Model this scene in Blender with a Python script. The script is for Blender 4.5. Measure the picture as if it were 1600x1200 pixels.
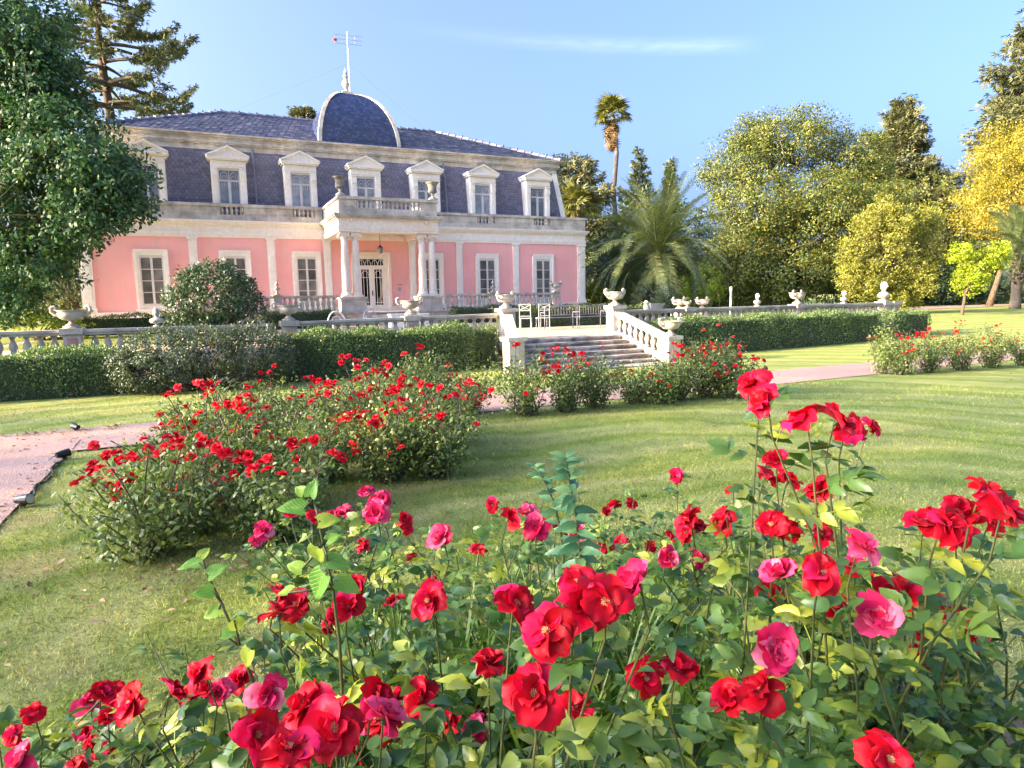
import bpy, math, random
import numpy as np
from mathutils import Matrix, Vector, Quaternion

for o in list(bpy.data.objects): bpy.data.objects.remove(o)
sc = bpy.context.scene
col = sc.collection
R_ = math.radians

# ------------------------------------------------------------------ camera
# world axes: X along the mansion front (right), Y away from the viewer, Z up; lawn at z = 0
CAM = np.array([-9.219, -38.728, 1.75])
F_PX = 1039.84
CR = np.array([0.90586, -0.42316, -0.02]); CF = np.array([0.41905, 0.89967, -0.12268])
CF /= np.linalg.norm(CF); CR -= CF*(CR@CF); CR /= np.linalg.norm(CR); CU = np.cross(CR, CF)
cd = bpy.data.cameras.new('camera'); cam = bpy.data.objects.new('camera', cd); col.objects.link(cam)
cd.sensor_width = 36; cd.lens = F_PX/1600*36; cd.clip_start = .05; cd.clip_end = 3000
cam.matrix_world = Matrix(((CR[0], CU[0], -CF[0], CAM[0]), (CR[1], CU[1], -CF[1], CAM[1]), (CR[2], CU[2], -CF[2], CAM[2]), (0, 0, 0, 1)))
sc.camera = cam

# ------------------------------------------------------------------ light
SUN_EL, SUN_BEHIND = R_(17.5), R_(6)     # low sun from the left, a little behind the facade plane
TO_SUN = np.array([-math.cos(SUN_BEHIND)*math.cos(SUN_EL), math.sin(SUN_BEHIND)*math.cos(SUN_EL), math.sin(SUN_EL)])
w = bpy.data.worlds.new('World'); sc.world = w; w.use_nodes = True
nt = w.node_tree; nt.nodes.clear()
out = nt.nodes.new('ShaderNodeOutputWorld'); bg = nt.nodes.new('ShaderNodeBackground')
sky = nt.nodes.new('ShaderNodeTexSky'); sky.sky_type = 'NISHITA'; sky.sun_disc = False
sky.sun_elevation = SUN_EL; sky.sun_rotation = math.atan2(TO_SUN[0], TO_SUN[1])
sky.air_density = 0.46; sky.dust_density = 9.3; sky.ozone_density = 4.0; sky.altitude = 0
bg.inputs['Strength'].default_value = .15
# a thin streak of high cloud in the sky (direction space of the place, not of the camera)
tc = nt.nodes.new('ShaderNodeTexCoord'); sep = nt.nodes.new('ShaderNodeSeparateXYZ')
nt.links.new(tc.outputs['Generated'], sep.inputs[0])
def wm(op, a, b=None, c=None):
    n = nt.nodes.new('ShaderNodeMath'); n.operation = op
    for i, x in enumerate((a, b, c)):
        if x is None: continue
        if isinstance(x, (int, float)): n.inputs[i].default_value = x
        else: nt.links.new(x, n.inputs[i])
    return n.outputs[0]
az = wm('ARCTAN2', sep.outputs[0], sep.outputs[1]); el = wm('ARCSINE', sep.outputs[2])
nz = nt.nodes.new('ShaderNodeTexNoise'); nz.inputs['Scale'].default_value = 9; nz.inputs['Detail'].default_value = 6
mp = nt.nodes.new('ShaderNodeMapping'); mp.inputs['Scale'].default_value = (3, 3, 16)
nt.links.new(tc.outputs['Generated'], mp.inputs[0]); nt.links.new(mp.outputs[0], nz.inputs[0])
def dirof(px, py):
    d = CF+(px-800)/F_PX*CR+(600-py)/F_PX*CU; return d/np.linalg.norm(d)
dA, dB = dirof(800, 62), dirof(1150, 70)
azA, azB = math.atan2(dA[0], dA[1]), math.atan2(dB[0], dB[1]); elA, elB = math.asin(dA[2]), math.asin(dB[2])
slope = (elB-elA)/(azB-azA)
mid = wm('ADD', wm('MULTIPLY', wm('SUBTRACT', az, azA), slope), elA)
dist = wm('DIVIDE', wm('ABSOLUTE', wm('SUBTRACT', el, mid)), .014)
band = wm('POWER', wm('MAXIMUM', wm('SUBTRACT', 1., dist), 0.), 1.3)
sp = nt.nodes.new('ShaderNodeMapRange'); sp.interpolation_type = 'SMOOTHSTEP'
sp.inputs[1].default_value = azA-.22; sp.inputs[2].default_value = azB-.06; nt.links.new(az, sp.inputs[0])
sp2 = nt.nodes.new('ShaderNodeMapRange'); sp2.interpolation_type = 'SMOOTHSTEP'
sp2.inputs[1].default_value = azB+.05; sp2.inputs[2].default_value = azB-.04; nt.links.new(az, sp2.inputs[0])
cm = wm('MULTIPLY', wm('MULTIPLY', band, wm('MULTIPLY', sp.outputs[0], sp2.outputs[0])), wm('MULTIPLY', nz.outputs[0], .38))
mx = nt.nodes.new('ShaderNodeMixRGB'); mx.inputs[2].default_value = (1.5, 1.75, 2.1, 1)
nt.links.new(cm, mx.inputs[0]); nt.links.new(sky.outputs[0], mx.inputs[1])
nt.links.new(mx.outputs[0], bg.inputs[0]); nt.links.new(bg.outputs[0], out.inputs[0])
sd = bpy.data.lights.new('sun', 'SUN'); sun = bpy.data.objects.new('sun', sd); col.objects.link(sun)
sd.energy = 3.0; sd.angle = R_(.5); sd.color = (1, .72, .34)
sun.rotation_euler = Vector(TO_SUN).to_track_quat('Z', 'Y').to_euler(); sun.location = (-60, 0, 60)
vs = sc.view_settings; vs.view_transform = 'Standard'; vs.look = 'None'; vs.exposure = 2.72; vs.gamma = 1; vs.use_curve_mapping = False

# ------------------------------------------------------------------ pixel helpers (photo 1600x1200 -> world)
def ray(px, py): return CF+(px-800)/F_PX*CR+(600-py)/F_PX*CU
def on_z(px, py, z=0.): d = ray(px, py); return CAM+d*((z-CAM[2])/d[2])
def on_y(px, py, y): d = ray(px, py); return CAM+d*((y-CAM[1])/d[1])
def at_d(px, py, D): return CAM+ray(px, py)*D

# ------------------------------------------------------------------ materials
def lin(r, g, b):
    f = lambda c: (c/12.92 if c <= .04045 else ((c+.055)/1.055)**2.4)
    return (f(r/255), f(g/255), f(b/255), 1)
class N:
    """small node-graph helper"""
    def __init__(s, name):
        s.m = bpy.data.materials.new(name); s.m.use_nodes = True; s.t = s.m.node_tree; s.t.nodes.clear()
        s.out = s.t.nodes.new('ShaderNodeOutputMaterial'); s.b = s.t.nodes.new('ShaderNodeBsdfPrincipled')
        s.t.links.new(s.b.outputs[0], s.out.inputs[0]); s.pos = None
    def n(s, kind, **kw):
        x = s.t.nodes.new(kind)
        for k, v in kw.items(): setattr(x, k, v)
        return x
    def l(s, a, b): s.t.links.new(a, b)
    def coord(s):
        if s.pos is None: s.pos = s.n('ShaderNodeNewGeometry').outputs['Position']
        return s.pos
    def noise(s, scale, detail=4, rough=.55, stretch=None, coord=None):
        x = s.n('ShaderNodeTexNoise'); x.inputs['Scale'].default_value = scale; x.inputs['Detail'].default_value = detail; x.inputs['Roughness'].default_value = rough
        c = coord or s.coord()
        if stretch:
            m = s.n('ShaderNodeMapping'); m.inputs['Scale'].default_value = stretch; s.l(c, m.inputs[0]); c = m.outputs[0]
        s.l(c, x.inputs['Vector']); return x.outputs[0]
    def ramp(s, fac, stops):
        x = s.n('ShaderNodeValToRGB'); e = x.color_ramp.elements
        while len(e) < len(stops): e.new(.5)
        for k, (p, c) in enumerate(stops):
            e[k].position = p; e[k].color = c if len(c) == 4 else (*c, 1)
        s.l(fac, x.inputs[0]); return x.outputs[0]
    def mix(s, fac, a, b, mode='MIX'):
        x = s.n('ShaderNodeMixRGB', blend_type=mode)
        for i, v in ((0, fac), (1, a), (2, b)):
            if isinstance(v, (int, float)): x.inputs[i].default_value = v
            elif isinstance(v, tuple): x.inputs[i].default_value = v if len(v) == 4 else (*v, 1)
            else: s.l(v, x.inputs[i])
        return x.outputs[0]
    def math(s, op, a, b=None):
        x = s.n('ShaderNodeMath', operation=op)
        for i, v in ((0, a), (1, b)):
            if v is None: continue
            if isinstance(v, (int, float)): x.inputs[i].default_value = v
            else: s.l(v, x.inputs[i])
        return x.outputs[0]
    def color(s, c):
        if isinstance(c, tuple): s.b.inputs['Base Color'].default_value = c if len(c) == 4 else (*c, 1)
        else: s.l(c, s.b.inputs['Base Color'])
    def rough(s, r, spec=.5):
        s.b.inputs['Roughness'].default_value = r; s.b.inputs['Specular IOR Level'].default_value = spec
    def bump(s, h, strength=.3, dist=.02):
        x = s.n('ShaderNodeBump'); x.inputs['Strength'].default_value = strength; x.inputs['Distance'].default_value = dist
        s.l(h, x.inputs['Height']); s.l(x.outputs[0], s.b.inputs['Normal'])
    def island(s): return s.n('ShaderNodeNewGeometry').outputs['Random Per Island']
    def objrand(s): return s.n('ShaderNodeObjectInfo').outputs['Random']
    def translucent(s, c, amount):
        t = s.n('ShaderNodeBsdfTranslucent'); m = s.n('ShaderNodeMixShader'); m.inputs[0].default_value = amount
        if isinstance(c, tuple): t.inputs[0].default_value = c if len(c) == 4 else (*c, 1)
        else: s.l(c, t.inputs[0])
        s.l(s.b.outputs[0], m.inputs[1]); s.l(t.outputs[0], m.inputs[2]); s.l(m.outputs[0], s.out.inputs[0])

def m_plain(name, c, rough=.6, var=.12, scale=3., spec=.4, metallic=0):
    m = N(name); d = tuple(x*(1-var) for x in c[:3]); e = tuple(min(1, x*(1+var)) for x in c[:3])
    m.color(m.ramp(m.noise(scale), [(.3, d), (.7, e)])); m.rough(rough, spec); m.b.inputs['Metallic'].default_value = metallic
    return m.m
def m_stone(name, base, stain, amount=.5, scale=1.6, streak=True):
    """weathered stone: pale body, lichen and rain streaks of their own"""
    m = N(name)
    a = m.ramp(m.noise(6, 6), [(.3, tuple(x*.82 for x in base[:3])), (.7, base[:3])])
    s1 = m.ramp(m.noise(scale, 8, .65), [(.5-.2*amount, (0, 0, 0)), (.62, (1, 1, 1))])
    c = m.mix(s1, a, stain); 
    if streak:
        s2 = m.ramp(m.noise(3.2, 5, .6, stretch=(2.2, 2.2, .35)), [(.45, (0, 0, 0)), (.75, (1, 1, 1))])
        c = m.mix(m.math('MULTIPLY', s2, .6*amount), c, tuple(x*.55 for x in stain[:3]))
    s3 = m.ramp(m.noise(25, 4, .7), [(.55, (0, 0, 0)), (.7, (1, 1, 1))])
    c = m.mix(m.math('MULTIPLY', s3, .5*amount), c, tuple(x*.45 for x in stain[:3]))
    m.color(c); m.rough(.85, .25); m.bump(m.noise(18, 6, .7), .35, .02)
    return m.m
def m_leaf(name, c1, c2, c3=None, trans=.3, rough=.45, by='island', spec=.4):
    m = N(name); r = m.island() if by == 'island' else m.objrand()
    st = [(0, c1), (.6, c2)] + ([(1, c3)] if c3 else [])
    c = m.ramp(r, st)
    big = m.ramp(m.noise(.9, 2), [(.35, (.78, .78, .78)), (.65, (1.18, 1.18, 1.18))])
    c = m.mix(1., c, big, 'MULTIPLY')
    m.color(c); m.rough(rough, spec)
    m.translucent(m.mix(1., c, (1.25, 1.35, .6), 'MULTIPLY'), trans)
    return m.m

M = {}
m = N('pink_plaster'); big = m.noise(.5, 5, .6); fine = m.noise(7, 5)
c = m.mix(m.ramp(big, [(.35, (0, 0, 0)), (.7, (1, 1, 1))]), (.83, .375, .36), (.88, .44, .425))
c = m.mix(m.ramp(m.noise(1.4, 6, .65, stretch=(1.6, 1.6, .3)), [(.46, (0, 0, 0)), (.78, (.75, .75, .75))]), c, (.68, .42, .385))
m.color(c); m.rough(.9, .2); m.bump(fine, .08, .01); M['pink'] = m.m
M['cream'] = m_stone('cream_plaster', (.89, .83, .76), (.80, .71, .62), .2, 1.1)
M['peach'] = m_stone('warm_cream_plaster', (.87, .77, .67), (.76, .62, .51), .22, 1.0)
M['stone'] = m_stone('weathered_stone', (.66, .60, .52), (.33, .295, .255), .55, 1.5)
M['stone_pale'] = m_stone('pale_stone', (.64, .57, .49), (.38, .335, .285), .45, 2.0)
M['stone_dark'] = m_stone('dark_lichen_stone', (.36, .32, .27), (.13, .12, .105), .6, 2.5)
M['stair'] = m_stone('stair_stone', (.58, .51, .45), (.16, .14, .125), .6, 2.3)
M['panel_pink'] = m_plain('faded_pink_panel', (.50, .26, .22), .9, .2, 4)
M['ground_dirt'] = m_plain('bare_soil', (.10, .075, .05), .95, .35, 8)
m = N('slate_shingle'); r = m.island()
c = m.ramp(r, [(0, (.115, .12, .20)), (.5, (.15, .155, .26)), (1, (.20, .205, .32))])
c = m.mix(m.ramp(m.noise(.7, 5, .6), [(.4, (0, 0, 0)), (.75, (.55, .55, .55))]), c, (.24, .235, .31))
m.color(c); m.rough(.42, .5); m.bump(m.noise(30, 3), .15, .01); M['slate'] = m.m
m = N('roof_tile'); r = m.island()
m.color(m.ramp(r, [(0, (.10, .105, .16)), (.5, (.15, .15, .21)), (.85, (.21, .20, .26)), (1, (.36, .31, .33))])); m.rough(.36, .55); M['tile'] = m.m
m = N('dome_slate'); r = m.island()
m.color(m.ramp(r, [(0, (.04, .06, .15)), (.6, (.055, .08, .20)), (1, (.09, .125, .26))])); m.rough(.38, .5); M['dome'] = m.m
M['slate_base'] = m_plain('slate_underlay', (.035, .036, .05), .7)
def m_glass(name, c, rough=.06):
    m = N(name); q = m.mix(m.objrand(), tuple(x*.45 for x in c), tuple(x*1.25 for x in c)); m.color(m.mix(1., q, m.ramp(m.noise(1.9, 3), [(.35, (.6, .6, .6)), (.7, (1.1, 1.1, 1.1))]), 'MULTIPLY')); m.rough(rough, .8); return m.m
M['glass'] = m_glass('dark_window_glass', (.21, .205, .19), .05)
M['glass_pale'] = m_glass('curtained_window_glass', (.27, .285, .32), .08)
M['glass_door'] = m_glass('door_glass', (.03, .028, .025), .04)
M['frame'] = m_plain('painted_window_frame', (.60, .575, .54), .45, .06)
M['frame_dormer'] = m_plain('grey_painted_frame', (.56, .53, .53), .45, .08)
M['door_white'] = m_plain('white_painted_door', (.70, .66, .62), .4, .05)
M['iron'] = m_plain('black_iron', (.02, .02, .022), .5, .2)
M['zinc'] = m_plain('zinc_pipe', (.16, .16, .21), .45, .15)
M['white_metal'] = m_plain('white_metal', (.40, .42, .41), .4, .06)
M['pole'] = m_plain('white_mast', (.75, .75, .74), .35, .03)
M['blackplastic'] = m_plain('black_plastic', (.015, .016, .018), .35, .2)
M['lens'] = m_plain('spotlight_lens', (.35, .37, .38), .1, .05, spec=.9)
M['redcap'] = m_plain('red_dipole', (.5, .12, .10), .5, .1)
m = N('bark'); m.color(m.ramp(m.noise(5, 6, .65, stretch=(3, 3, .5)), [(.3, (.055, .038, .026)), (.7, (.16, .12, .085))])); m.rough(.9, .2); m.bump(m.noise(9, 6, .7, stretch=(3, 3, .6)), .6, .04); M['bark'] = m.m
m = N('palm_bark'); m.color(m.ramp(m.noise(4, 5, .6, stretch=(1, 1, 5)), [(.3, (.10, .075, .055)), (.7, (.26, .20, .15))])); m.rough(.9, .2); M['palmbark'] = m.m
m = N('rose_cane'); m.color(m.ramp(m.noise(9, 3), [(.35, (.05, .075, .02)), (.65, (.11, .10, .035))])); m.rough(.5, .4); M['cane'] = m.m
m = N('old_cane'); m.color(m.ramp(m.noise(20, 4), [(.35, (.07, .055, .04)), (.7, (.17, .14, .11))])); m.rough(.85, .2); M['oldcane'] = m.m
# foliage
M['lf_magnolia'] = m_leaf('glossy_dark_leaf', (.024, .07, .034), (.048, .115, .05), (.12, .19, .065), .25, .5, spec=.28)
M['lf_hedge'] = m_leaf('clipped_hedge_leaf', (.06, .11, .045), (.11, .185, .065), (.22, .27, .09), .25)
M['lf_lowhedge'] = m_leaf('box_hedge_leaf', (.025, .05, .012), (.055, .09, .02), (.11, .13, .03), .25)
M['lf_shrub'] = m_leaf('grey_green_shrub_leaf', (.04, .062, .034), (.08, .115, .06), (.18, .20, .13), .2, .4)
M['lf_camellia'] = m_leaf('camellia_leaf', (.022, .05, .02), (.045, .085, .03), (.10, .14, .07), .18, .42, spec=.35)
M['lf_tree'] = m_leaf('broad_tree_leaf', (.05, .085, .022), (.105, .135, .028), (.28, .24, .035), .3)
M['lf_dark'] = m_leaf('dark_tree_leaf', (.035, .06, .02), (.065, .10, .03), (.12, .15, .045), .25)
M['lf_yellow'] = m_leaf('yellow_green_leaf', (.17, .24, .015), (.29, .36, .02), (.42, .45, .03), .35)
M['lf_gold'] = m_leaf('golden_leaf', (.16, .15, .018), (.30, .25, .025), (.43, .34, .035), .35)
M['lf_olive'] = m_leaf('olive_leaf', (.12, .145, .03), (.24, .24, .04), (.42, .37, .05), .3)
M['lf_conifer'] = m_leaf('conifer_needle', (.055, .08, .04), (.11, .135, .06), (.19, .19, .08), .15, .6)
M['lf_cedar'] = m_leaf('cedar_needle', (.065, .085, .04), (.12, .13, .055), (.21, .18, .07), .15, .6)
M['lf_palm'] = m_leaf('date_palm_leaflet', (.05, .08, .035), (.10, .135, .055), (.18, .19, .08), .2, .35)
M['lf_fan'] = m_leaf('fan_palm_blade', (.08, .10, .03), (.15, .155, .04), (.25, .21, .06), .25, .4)
M['lf_dead'] = m_leaf('dead_palm_blade', (.12, .07, .03), (.20, .12, .05), (.28, .18, .08), .25, .7)
M['lf_ivy'] = m_leaf('ivy_leaf', (.014, .035, .013), (.03, .06, .02), (.06, .09, .03), .15, .35)
M['lf_rose'] = m_leaf('rose_leaf', (.035, .085, .022), (.10, .18, .04), (.30, .34, .06), .25, .36, spec=.5)
M['lf_rose_far'] = m_leaf('distant_rose_leaf', (.06, .105, .03), (.14, .20, .05), (.32, .35, .10), .3, .4)
M['lf_rose_obj'] = m_leaf('near_rose_leaf', (.04, .105, .028), (.12, .21, .04), (.42, .44, .05), .28, .33, by='obj', spec=.45)
m = N('young_bright_leaf'); tco = m.n('ShaderNodeTexCoord').outputs['Generated']; sx = m.n('ShaderNodeSeparateXYZ'); m.l(tco, sx.inputs[0])
ab = m.math('ABSOLUTE', m.math('SUBTRACT', sx.outputs[1], .5)); vein = m.ramp(m.math('SINE', m.math('MULTIPLY', m.math('SUBTRACT', sx.outputs[0], m.math('MULTIPLY', ab, .9)), 42)), [(.55, (0, 0, 0)), (1, (1, 1, 1))])
rib = m.ramp(ab, [(.0, (1, 1, 1)), (.03, (0, 0, 0))]); c = m.ramp(m.objrand(), [(0, (.10, .27, .03)), (.6, (.17, .38, .04)), (1, (.42, .50, .05))])
c = m.mix(m.math('MULTIPLY', m.math('MAXIMUM', vein, rib), .45), c, (.42, .60, .16)); m.color(c); m.rough(.45, .4); m.bump(vein, .5, .01); m.translucent(c, .35); M['lf_young'] = m.m
M['lf_shoot'] = m_leaf('blue_green_shoot_leaf', (.05, .14, .06), (.085, .19, .08), (.14, .26, .09), .25, .35, by='obj')
M['lf_blade'] = m_leaf('long_grass_blade', (.06, .15, .02), (.11, .22, .03), (.22, .30, .06), .35, .4)
M['lf_dry'] = m_leaf('fallen_dry_leaf', (.16, .08, .035), (.30, .18, .09), (.55, .42, .25), .15, .8)
def m_petal(name, stops, trans=.22):
    m = N(name); r = m.objrand(); c = m.ramp(r, stops)
    v = m.ramp(m.noise(60, 3), [(.3, (.85, .85, .85)), (.7, (1.1, 1.1, 1.1))])
    c = m.mix(1., c, v, 'MULTIPLY'); m.color(c); m.rough(.5, .22)
    m.b.inputs['Sheen Weight'].default_value = .14; m.b.inputs['Sheen Tint'].default_value = (1, .45, .6, 1); m.b.inputs['Sheen Roughness'].default_value = .4
    m.translucent(c, trans); return m.m
M['petal'] = m_petal('red_petal', [(0, (.40, .0004, .007)), (.5, (.60, .0006, .014)), (.85, (.72, .002, .04)), (1, (.74, .012, .11))])
M['petal_pink'] = m_petal('pink_faded_petal', [(0, (.62, .004, .05)), (.55, (.72, .02, .12)), (.8, (.76, .07, .18)), (1, (.82, .22, .30))])
M['petal_far'] = m_petal('distant_red_petal', [(0, (.50, .0008, .008)), (.7, (.74, .002, .016)), (1, (.80, .03, .05))])
M['stamen'] = m_plain('pale_stamen', (.70, .45, .20), .7, .3, 60)
M['sepal'] = m_plain('green_sepal', (.09, .13, .03), .6, .3, 30)

# lawn: mown rings and dry patches belong to the grass itself
def lawn_color(m):
    p = m.coord()
    d = m.n('ShaderNodeVectorMath', operation='SUBTRACT'); d.inputs[1].default_value = (-5.6, -37.2, 0); m.l(p, d.inputs[0])
    warp = m.n('ShaderNodeVectorMath', operation='LENGTH'); m.l(d.outputs[0], warp.inputs[0])
    rr = m.math('ADD', warp.outputs['Value'], m.math('MULTIPLY', m.noise(.45, 4), 1.9))
    wv = m.math('ADD', m.math('MULTIPLY', m.math('SINE', m.math('MULTIPLY', rr, 5.6)), .6), m.math('MULTIPLY', m.math('SINE', m.math('MULTIPLY', rr, 13.3)), .4))
    wv = m.math('ADD', m.math('MULTIPLY', wv, .5), .5)
    stripe = m.math('MULTIPLY', wv, m.ramp(m.noise(.8, 5, .65), [(.3, (.45, .45, .45)), (.6, (1, 1, 1))]))
    g = m.ramp(m.noise(1.3, 7, .65), [(.25, (.125, .185, .026)), (.5, (.17, .235, .034)), (.75, (.215, .265, .05))])
    g = m.mix(m.math('MULTIPLY', stripe, 1.), g, (.37, .375, .145))
    g = m.mix(m.math('MULTIPLY', m.ramp(m.noise(4.5, 5, .7), [(.5, (0, 0, 0)), (.66, (1, 1, 1))]), .3), g, (.13, .20, .03))
    dry = m.ramp(m.noise(.85, 6, .7), [(.5, (0, 0, 0)), (.68, (1, 1, 1))])
    sx = m.n('ShaderNodeSeparateXYZ'); m.l(p, sx.inputs[0])
    left = m.n('ShaderNodeMapRange'); left.inputs[1].default_value = -7.0; left.inputs[2].default_value = -9.5; m.l(sx.outputs[0], left.inputs[0])
    dryw = m.math('MULTIPLY', dry, m.math('ADD', m.math('MULTIPLY', left.outputs[0], .55), .2))
    g = m.mix(dryw, g, (.36, .27, .13))
    fine = m.ramp(m.noise(38, 4, .7), [(.3, (.62, .62, .62)), (.7, (1.32, 1.32, 1.32))])
    return m.mix(1., g, fine, 'MULTIPLY')
m = N('lawn'); m.color(lawn_color(m)); m.rough(.85, .2); m.bump(m.noise(55, 5, .75), .9, .03); M['lawn'] = m.m
m = N('grass_blade'); c = lawn_color(m); c = m.mix(1., c, m.ramp(m.island(), [(0, (.7, .75, .6)), (.7, (1.25, 1.25, 1.1)), (1, (1.9, 1.6, 1.3))]), 'MULTIPLY')
m.color(c); m.rough(.6, .3); m.translucent(c, .3); M['grass'] = m.m
m = N('gravel_path'); g = m.ramp(m.noise(1.1, 5, .6), [(.3, (.30, .185, .155)), (.7, (.40, .26, .225))])
vo = m.n('ShaderNodeTexVoronoi'); vo.inputs['Scale'].default_value = 55; m.l(m.coord(), vo.inputs['Vector'])
g = m.mix(m.ramp(vo.outputs['Color'], [(.2, (0, 0, 0)), (.9, (.5, .5, .5))]), g, (.50, .36, .30))
g = m.mix(m.ramp(m.noise(2.2, 6, .7), [(.56, (0, 0, 0)), (.72, (.7, .7, .7))]), g, (.27, .21, .17))
m.color(g); m.rough(.95, .15); m.bump(vo.outputs['Distance'], .5, .012); M['gravel'] = m.m
m = N('terrace_gravel'); m.color(m.ramp(m.noise(3, 6, .65), [(.3, (.40, .29, .20)), (.7, (.54, .41, .29))])); m.rough(.95, .15); m.bump(m.noise(60, 3), .4, .01); M['terrace'] = m.m
m = N('meadow'); m.color(m.ramp(m.noise(2, 6, .65), [(.3, (.13, .17, .025)), (.7, (.24, .24, .04))])); m.rough(.9, .2); m.bump(m.noise(40, 4), .6, .03); M['meadow'] = m.m

# ------------------------------------------------------------------ object helpers
WP = {}                                                   # world position of every object we place (no rotated roots here)
def tag(o, label=None, cat=None, group=None, kind=None):
    if label: o['label'] = label
    if cat: o['category'] = cat
    if group: o['group'] = group
    if kind: o['kind'] = kind
    return o
def link(name, data, parent=None, loc=(0, 0, 0)):
    o = bpy.data.objects.new(name, data); col.objects.link(o)
    loc = np.array(loc, float)
    if parent is not None:
        o.parent = parent; o.location = loc-WP[parent.name]
    else: o.location = loc
    WP[o.name] = loc; return o
def thing(name, label, cat, loc=(0, 0, 0), group=None):
    o = link(name, None, None, loc); o.empty_display_size = .2
    return tag(o, label, cat, group)
def mesh_np(name, v, f, mat=None, smooth=False):
    """v (n,3), f (m,k) with one k"""
    v = np.asarray(v, np.float32); f = np.asarray(f, np.int32)
    me = bpy.data.meshes.new(name); k = f.shape[1]
    me.vertices.add(len(v)); me.vertices.foreach_set('co', v.ravel())
    me.loops.add(f.size); me.loops.foreach_set('vertex_index', f.ravel())
    me.polygons.add(len(f)); me.polygons.foreach_set('loop_start', np.arange(0, f.size, k, dtype=np.int32))
    try: me.polygons.foreach_set('loop_total', np.full(len(f), k, np.int32))
    except Exception: pass
    me.update(calc_edges=True)
    if smooth: me.polygons.foreach_set('use_smooth', np.ones(len(f), bool))
    if mat: me.materials.append(mat)
    me.validate(); return me
class MB:
    def __init__(s): s.v = []; s.f = []
    def add(s, vs, fs):
        o = len(s.v); s.v += [tuple(map(float, x)) for x in vs]; s.f += [tuple(i+o for i in f) for f in fs]; return s
    def box(s, x0, x1, y0, y1, z0, z1):
        return s.add([(x0, y0, z0), (x1, y0, z0), (x1, y1, z0), (x0, y1, z0), (x0, y0, z1), (x1, y0, z1), (x1, y1, z1), (x0, y1, z1)],
                     [(3, 2, 1, 0), (4, 5, 6, 7), (0, 1, 5, 4), (1, 2, 6, 5), (2, 3, 7, 6), (3, 0, 4, 7)])
    def cbox(s, cx, cy, cz, sx, sy, sz): return s.box(cx-sx/2, cx+sx/2, cy-sy/2, cy+sy/2, cz-sz/2, cz+sz/2)
    def hexa(s, p):       # 8 points, bottom ring then top ring
        return s.add(p, [(3, 2, 1, 0), (4, 5, 6, 7), (0, 1, 5, 4), (1, 2, 6, 5), (2, 3, 7, 6), (3, 0, 4, 7)])
    def lathe(s, prof, cx=0, cy=0, cz=0, n=12, sx=1, sy=1):
        o = []; k = len(prof)
        for i in range(n):
            a = 2*math.pi*i/n
            o += [(cx+r*math.cos(a)*sx, cy+r*math.sin(a)*sy, cz+z) for r, z in prof]
        fs = [(i*k+j, ((i+1) % n)*k+j, ((i+1) % n)*k+j+1, i*k+j+1) for i in range(n) for j in range(k-1)]
        fs.append(tuple(i*k for i in reversed(range(n)))); fs.append(tuple(i*k+k-1 for i in range(n)))
        return s.add(o, fs)
    def tube(s, pts, rad, n=6, cap=True):
        pts = [np.array(p, float) for p in pts]; k = len(pts); rad = [rad]*k if isinstance(rad, (int, float)) else rad
        o = []; ref = None
        for i in range(k):
            t = pts[min(i+1, k-1)]-pts[max(i-1, 0)]; t /= (np.linalg.norm(t)+1e-9)
            if ref is None: ref = np.array([1., 0, 0]) if abs(t[0]) < .8 else np.array([0, 1., 0])
            a = ref-t*(ref@t); a /= np.linalg.norm(a)+1e-9; b = np.cross(t, a); ref = a
            for j in range(n):
                q = 2*math.pi*j/n; o.append(pts[i]+rad[i]*(math.cos(q)*a+math.sin(q)*b))
        fs = [(i*n+j, i*n+(j+1) % n, (i+1)*n+(j+1) % n, (i+1)*n+j) for i in range(k-1) for j in range(n)]
        if cap: fs += [tuple(reversed(range(n))), tuple((k-1)*n+j for j in range(n))]
        return s.add(o, fs)
    def profile_x(s, prof, x0, x1):      # closed (y,z) outline swept along X
        k = len(prof); o = [(x0, y, z) for y, z in prof]+[(x1, y, z) for y, z in prof]
        return s.add(o, [tuple(reversed(range(k))), tuple(range(k, 2*k))]+[(j, (j+1) % k, k+(j+1) % k, k+j) for j in range(k)])
    def profile_y(s, prof, y0, y1):
        k = len(prof); o = [(x, y0, z) for x, z in prof]+[(x, y1, z) for x, z in prof]
        return s.add(o, [tuple(range(k)), tuple(reversed(range(k, 2*k)))]+[((j+1) % k, j, k+j, k+(j+1) % k) for j in range(k)])
    def mesh(s, name, mat, smooth=False, off=(0, 0, 0)):
        me = bpy.data.meshes.new(name); off = np.array(off, float)
        v = np.array(s.v, float)-off
        me.from_pydata(v.tolist(), [], s.f); me.update()
        if smooth: me.polygons.foreach_set('use_smooth', np.ones(len(me.polygons), bool))
        if mat: me.materials.append(mat)
        return me
    def build(s, name, mat, parent=None, smooth=False, loc=None, bevel=0):
        """vertices are world coordinates; loc (default the parent's place or 0) becomes the object's origin"""
        if loc is None: loc = WP[parent.name] if parent is not None else (0, 0, 0)
        o = link(name, s.mesh(name, mat, smooth, loc), parent, loc)
        if bevel:
            b = o.modifiers.new('bevel', 'BEVEL'); b.width = bevel; b.segments = 2; b.limit_method = 'ANGLE'
        return o
def put(name, me, parent, loc, rot=None, scale=None):
    o = link(name, me, parent, loc)
    if rot is not None:
        if isinstance(rot, Quaternion): o.rotation_mode = 'QUATERNION'; o.rotation_quaternion = rot
        else: o.rotation_euler = rot
    if scale is not None: o.scale = (scale,)*3 if isinstance(scale, (int, float)) else scale
    return o
def big(name, v, f, mat, parent=None, kind=None, loc=None, smooth=False):
    if loc is None: loc = WP[parent.name] if parent is not None else np.zeros(3)
    o = link(name, mesh_np(name, np.asarray(v)-np.asarray(loc), f, mat, smooth), parent, loc)
    if kind: o['kind'] = kind
    return o

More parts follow.
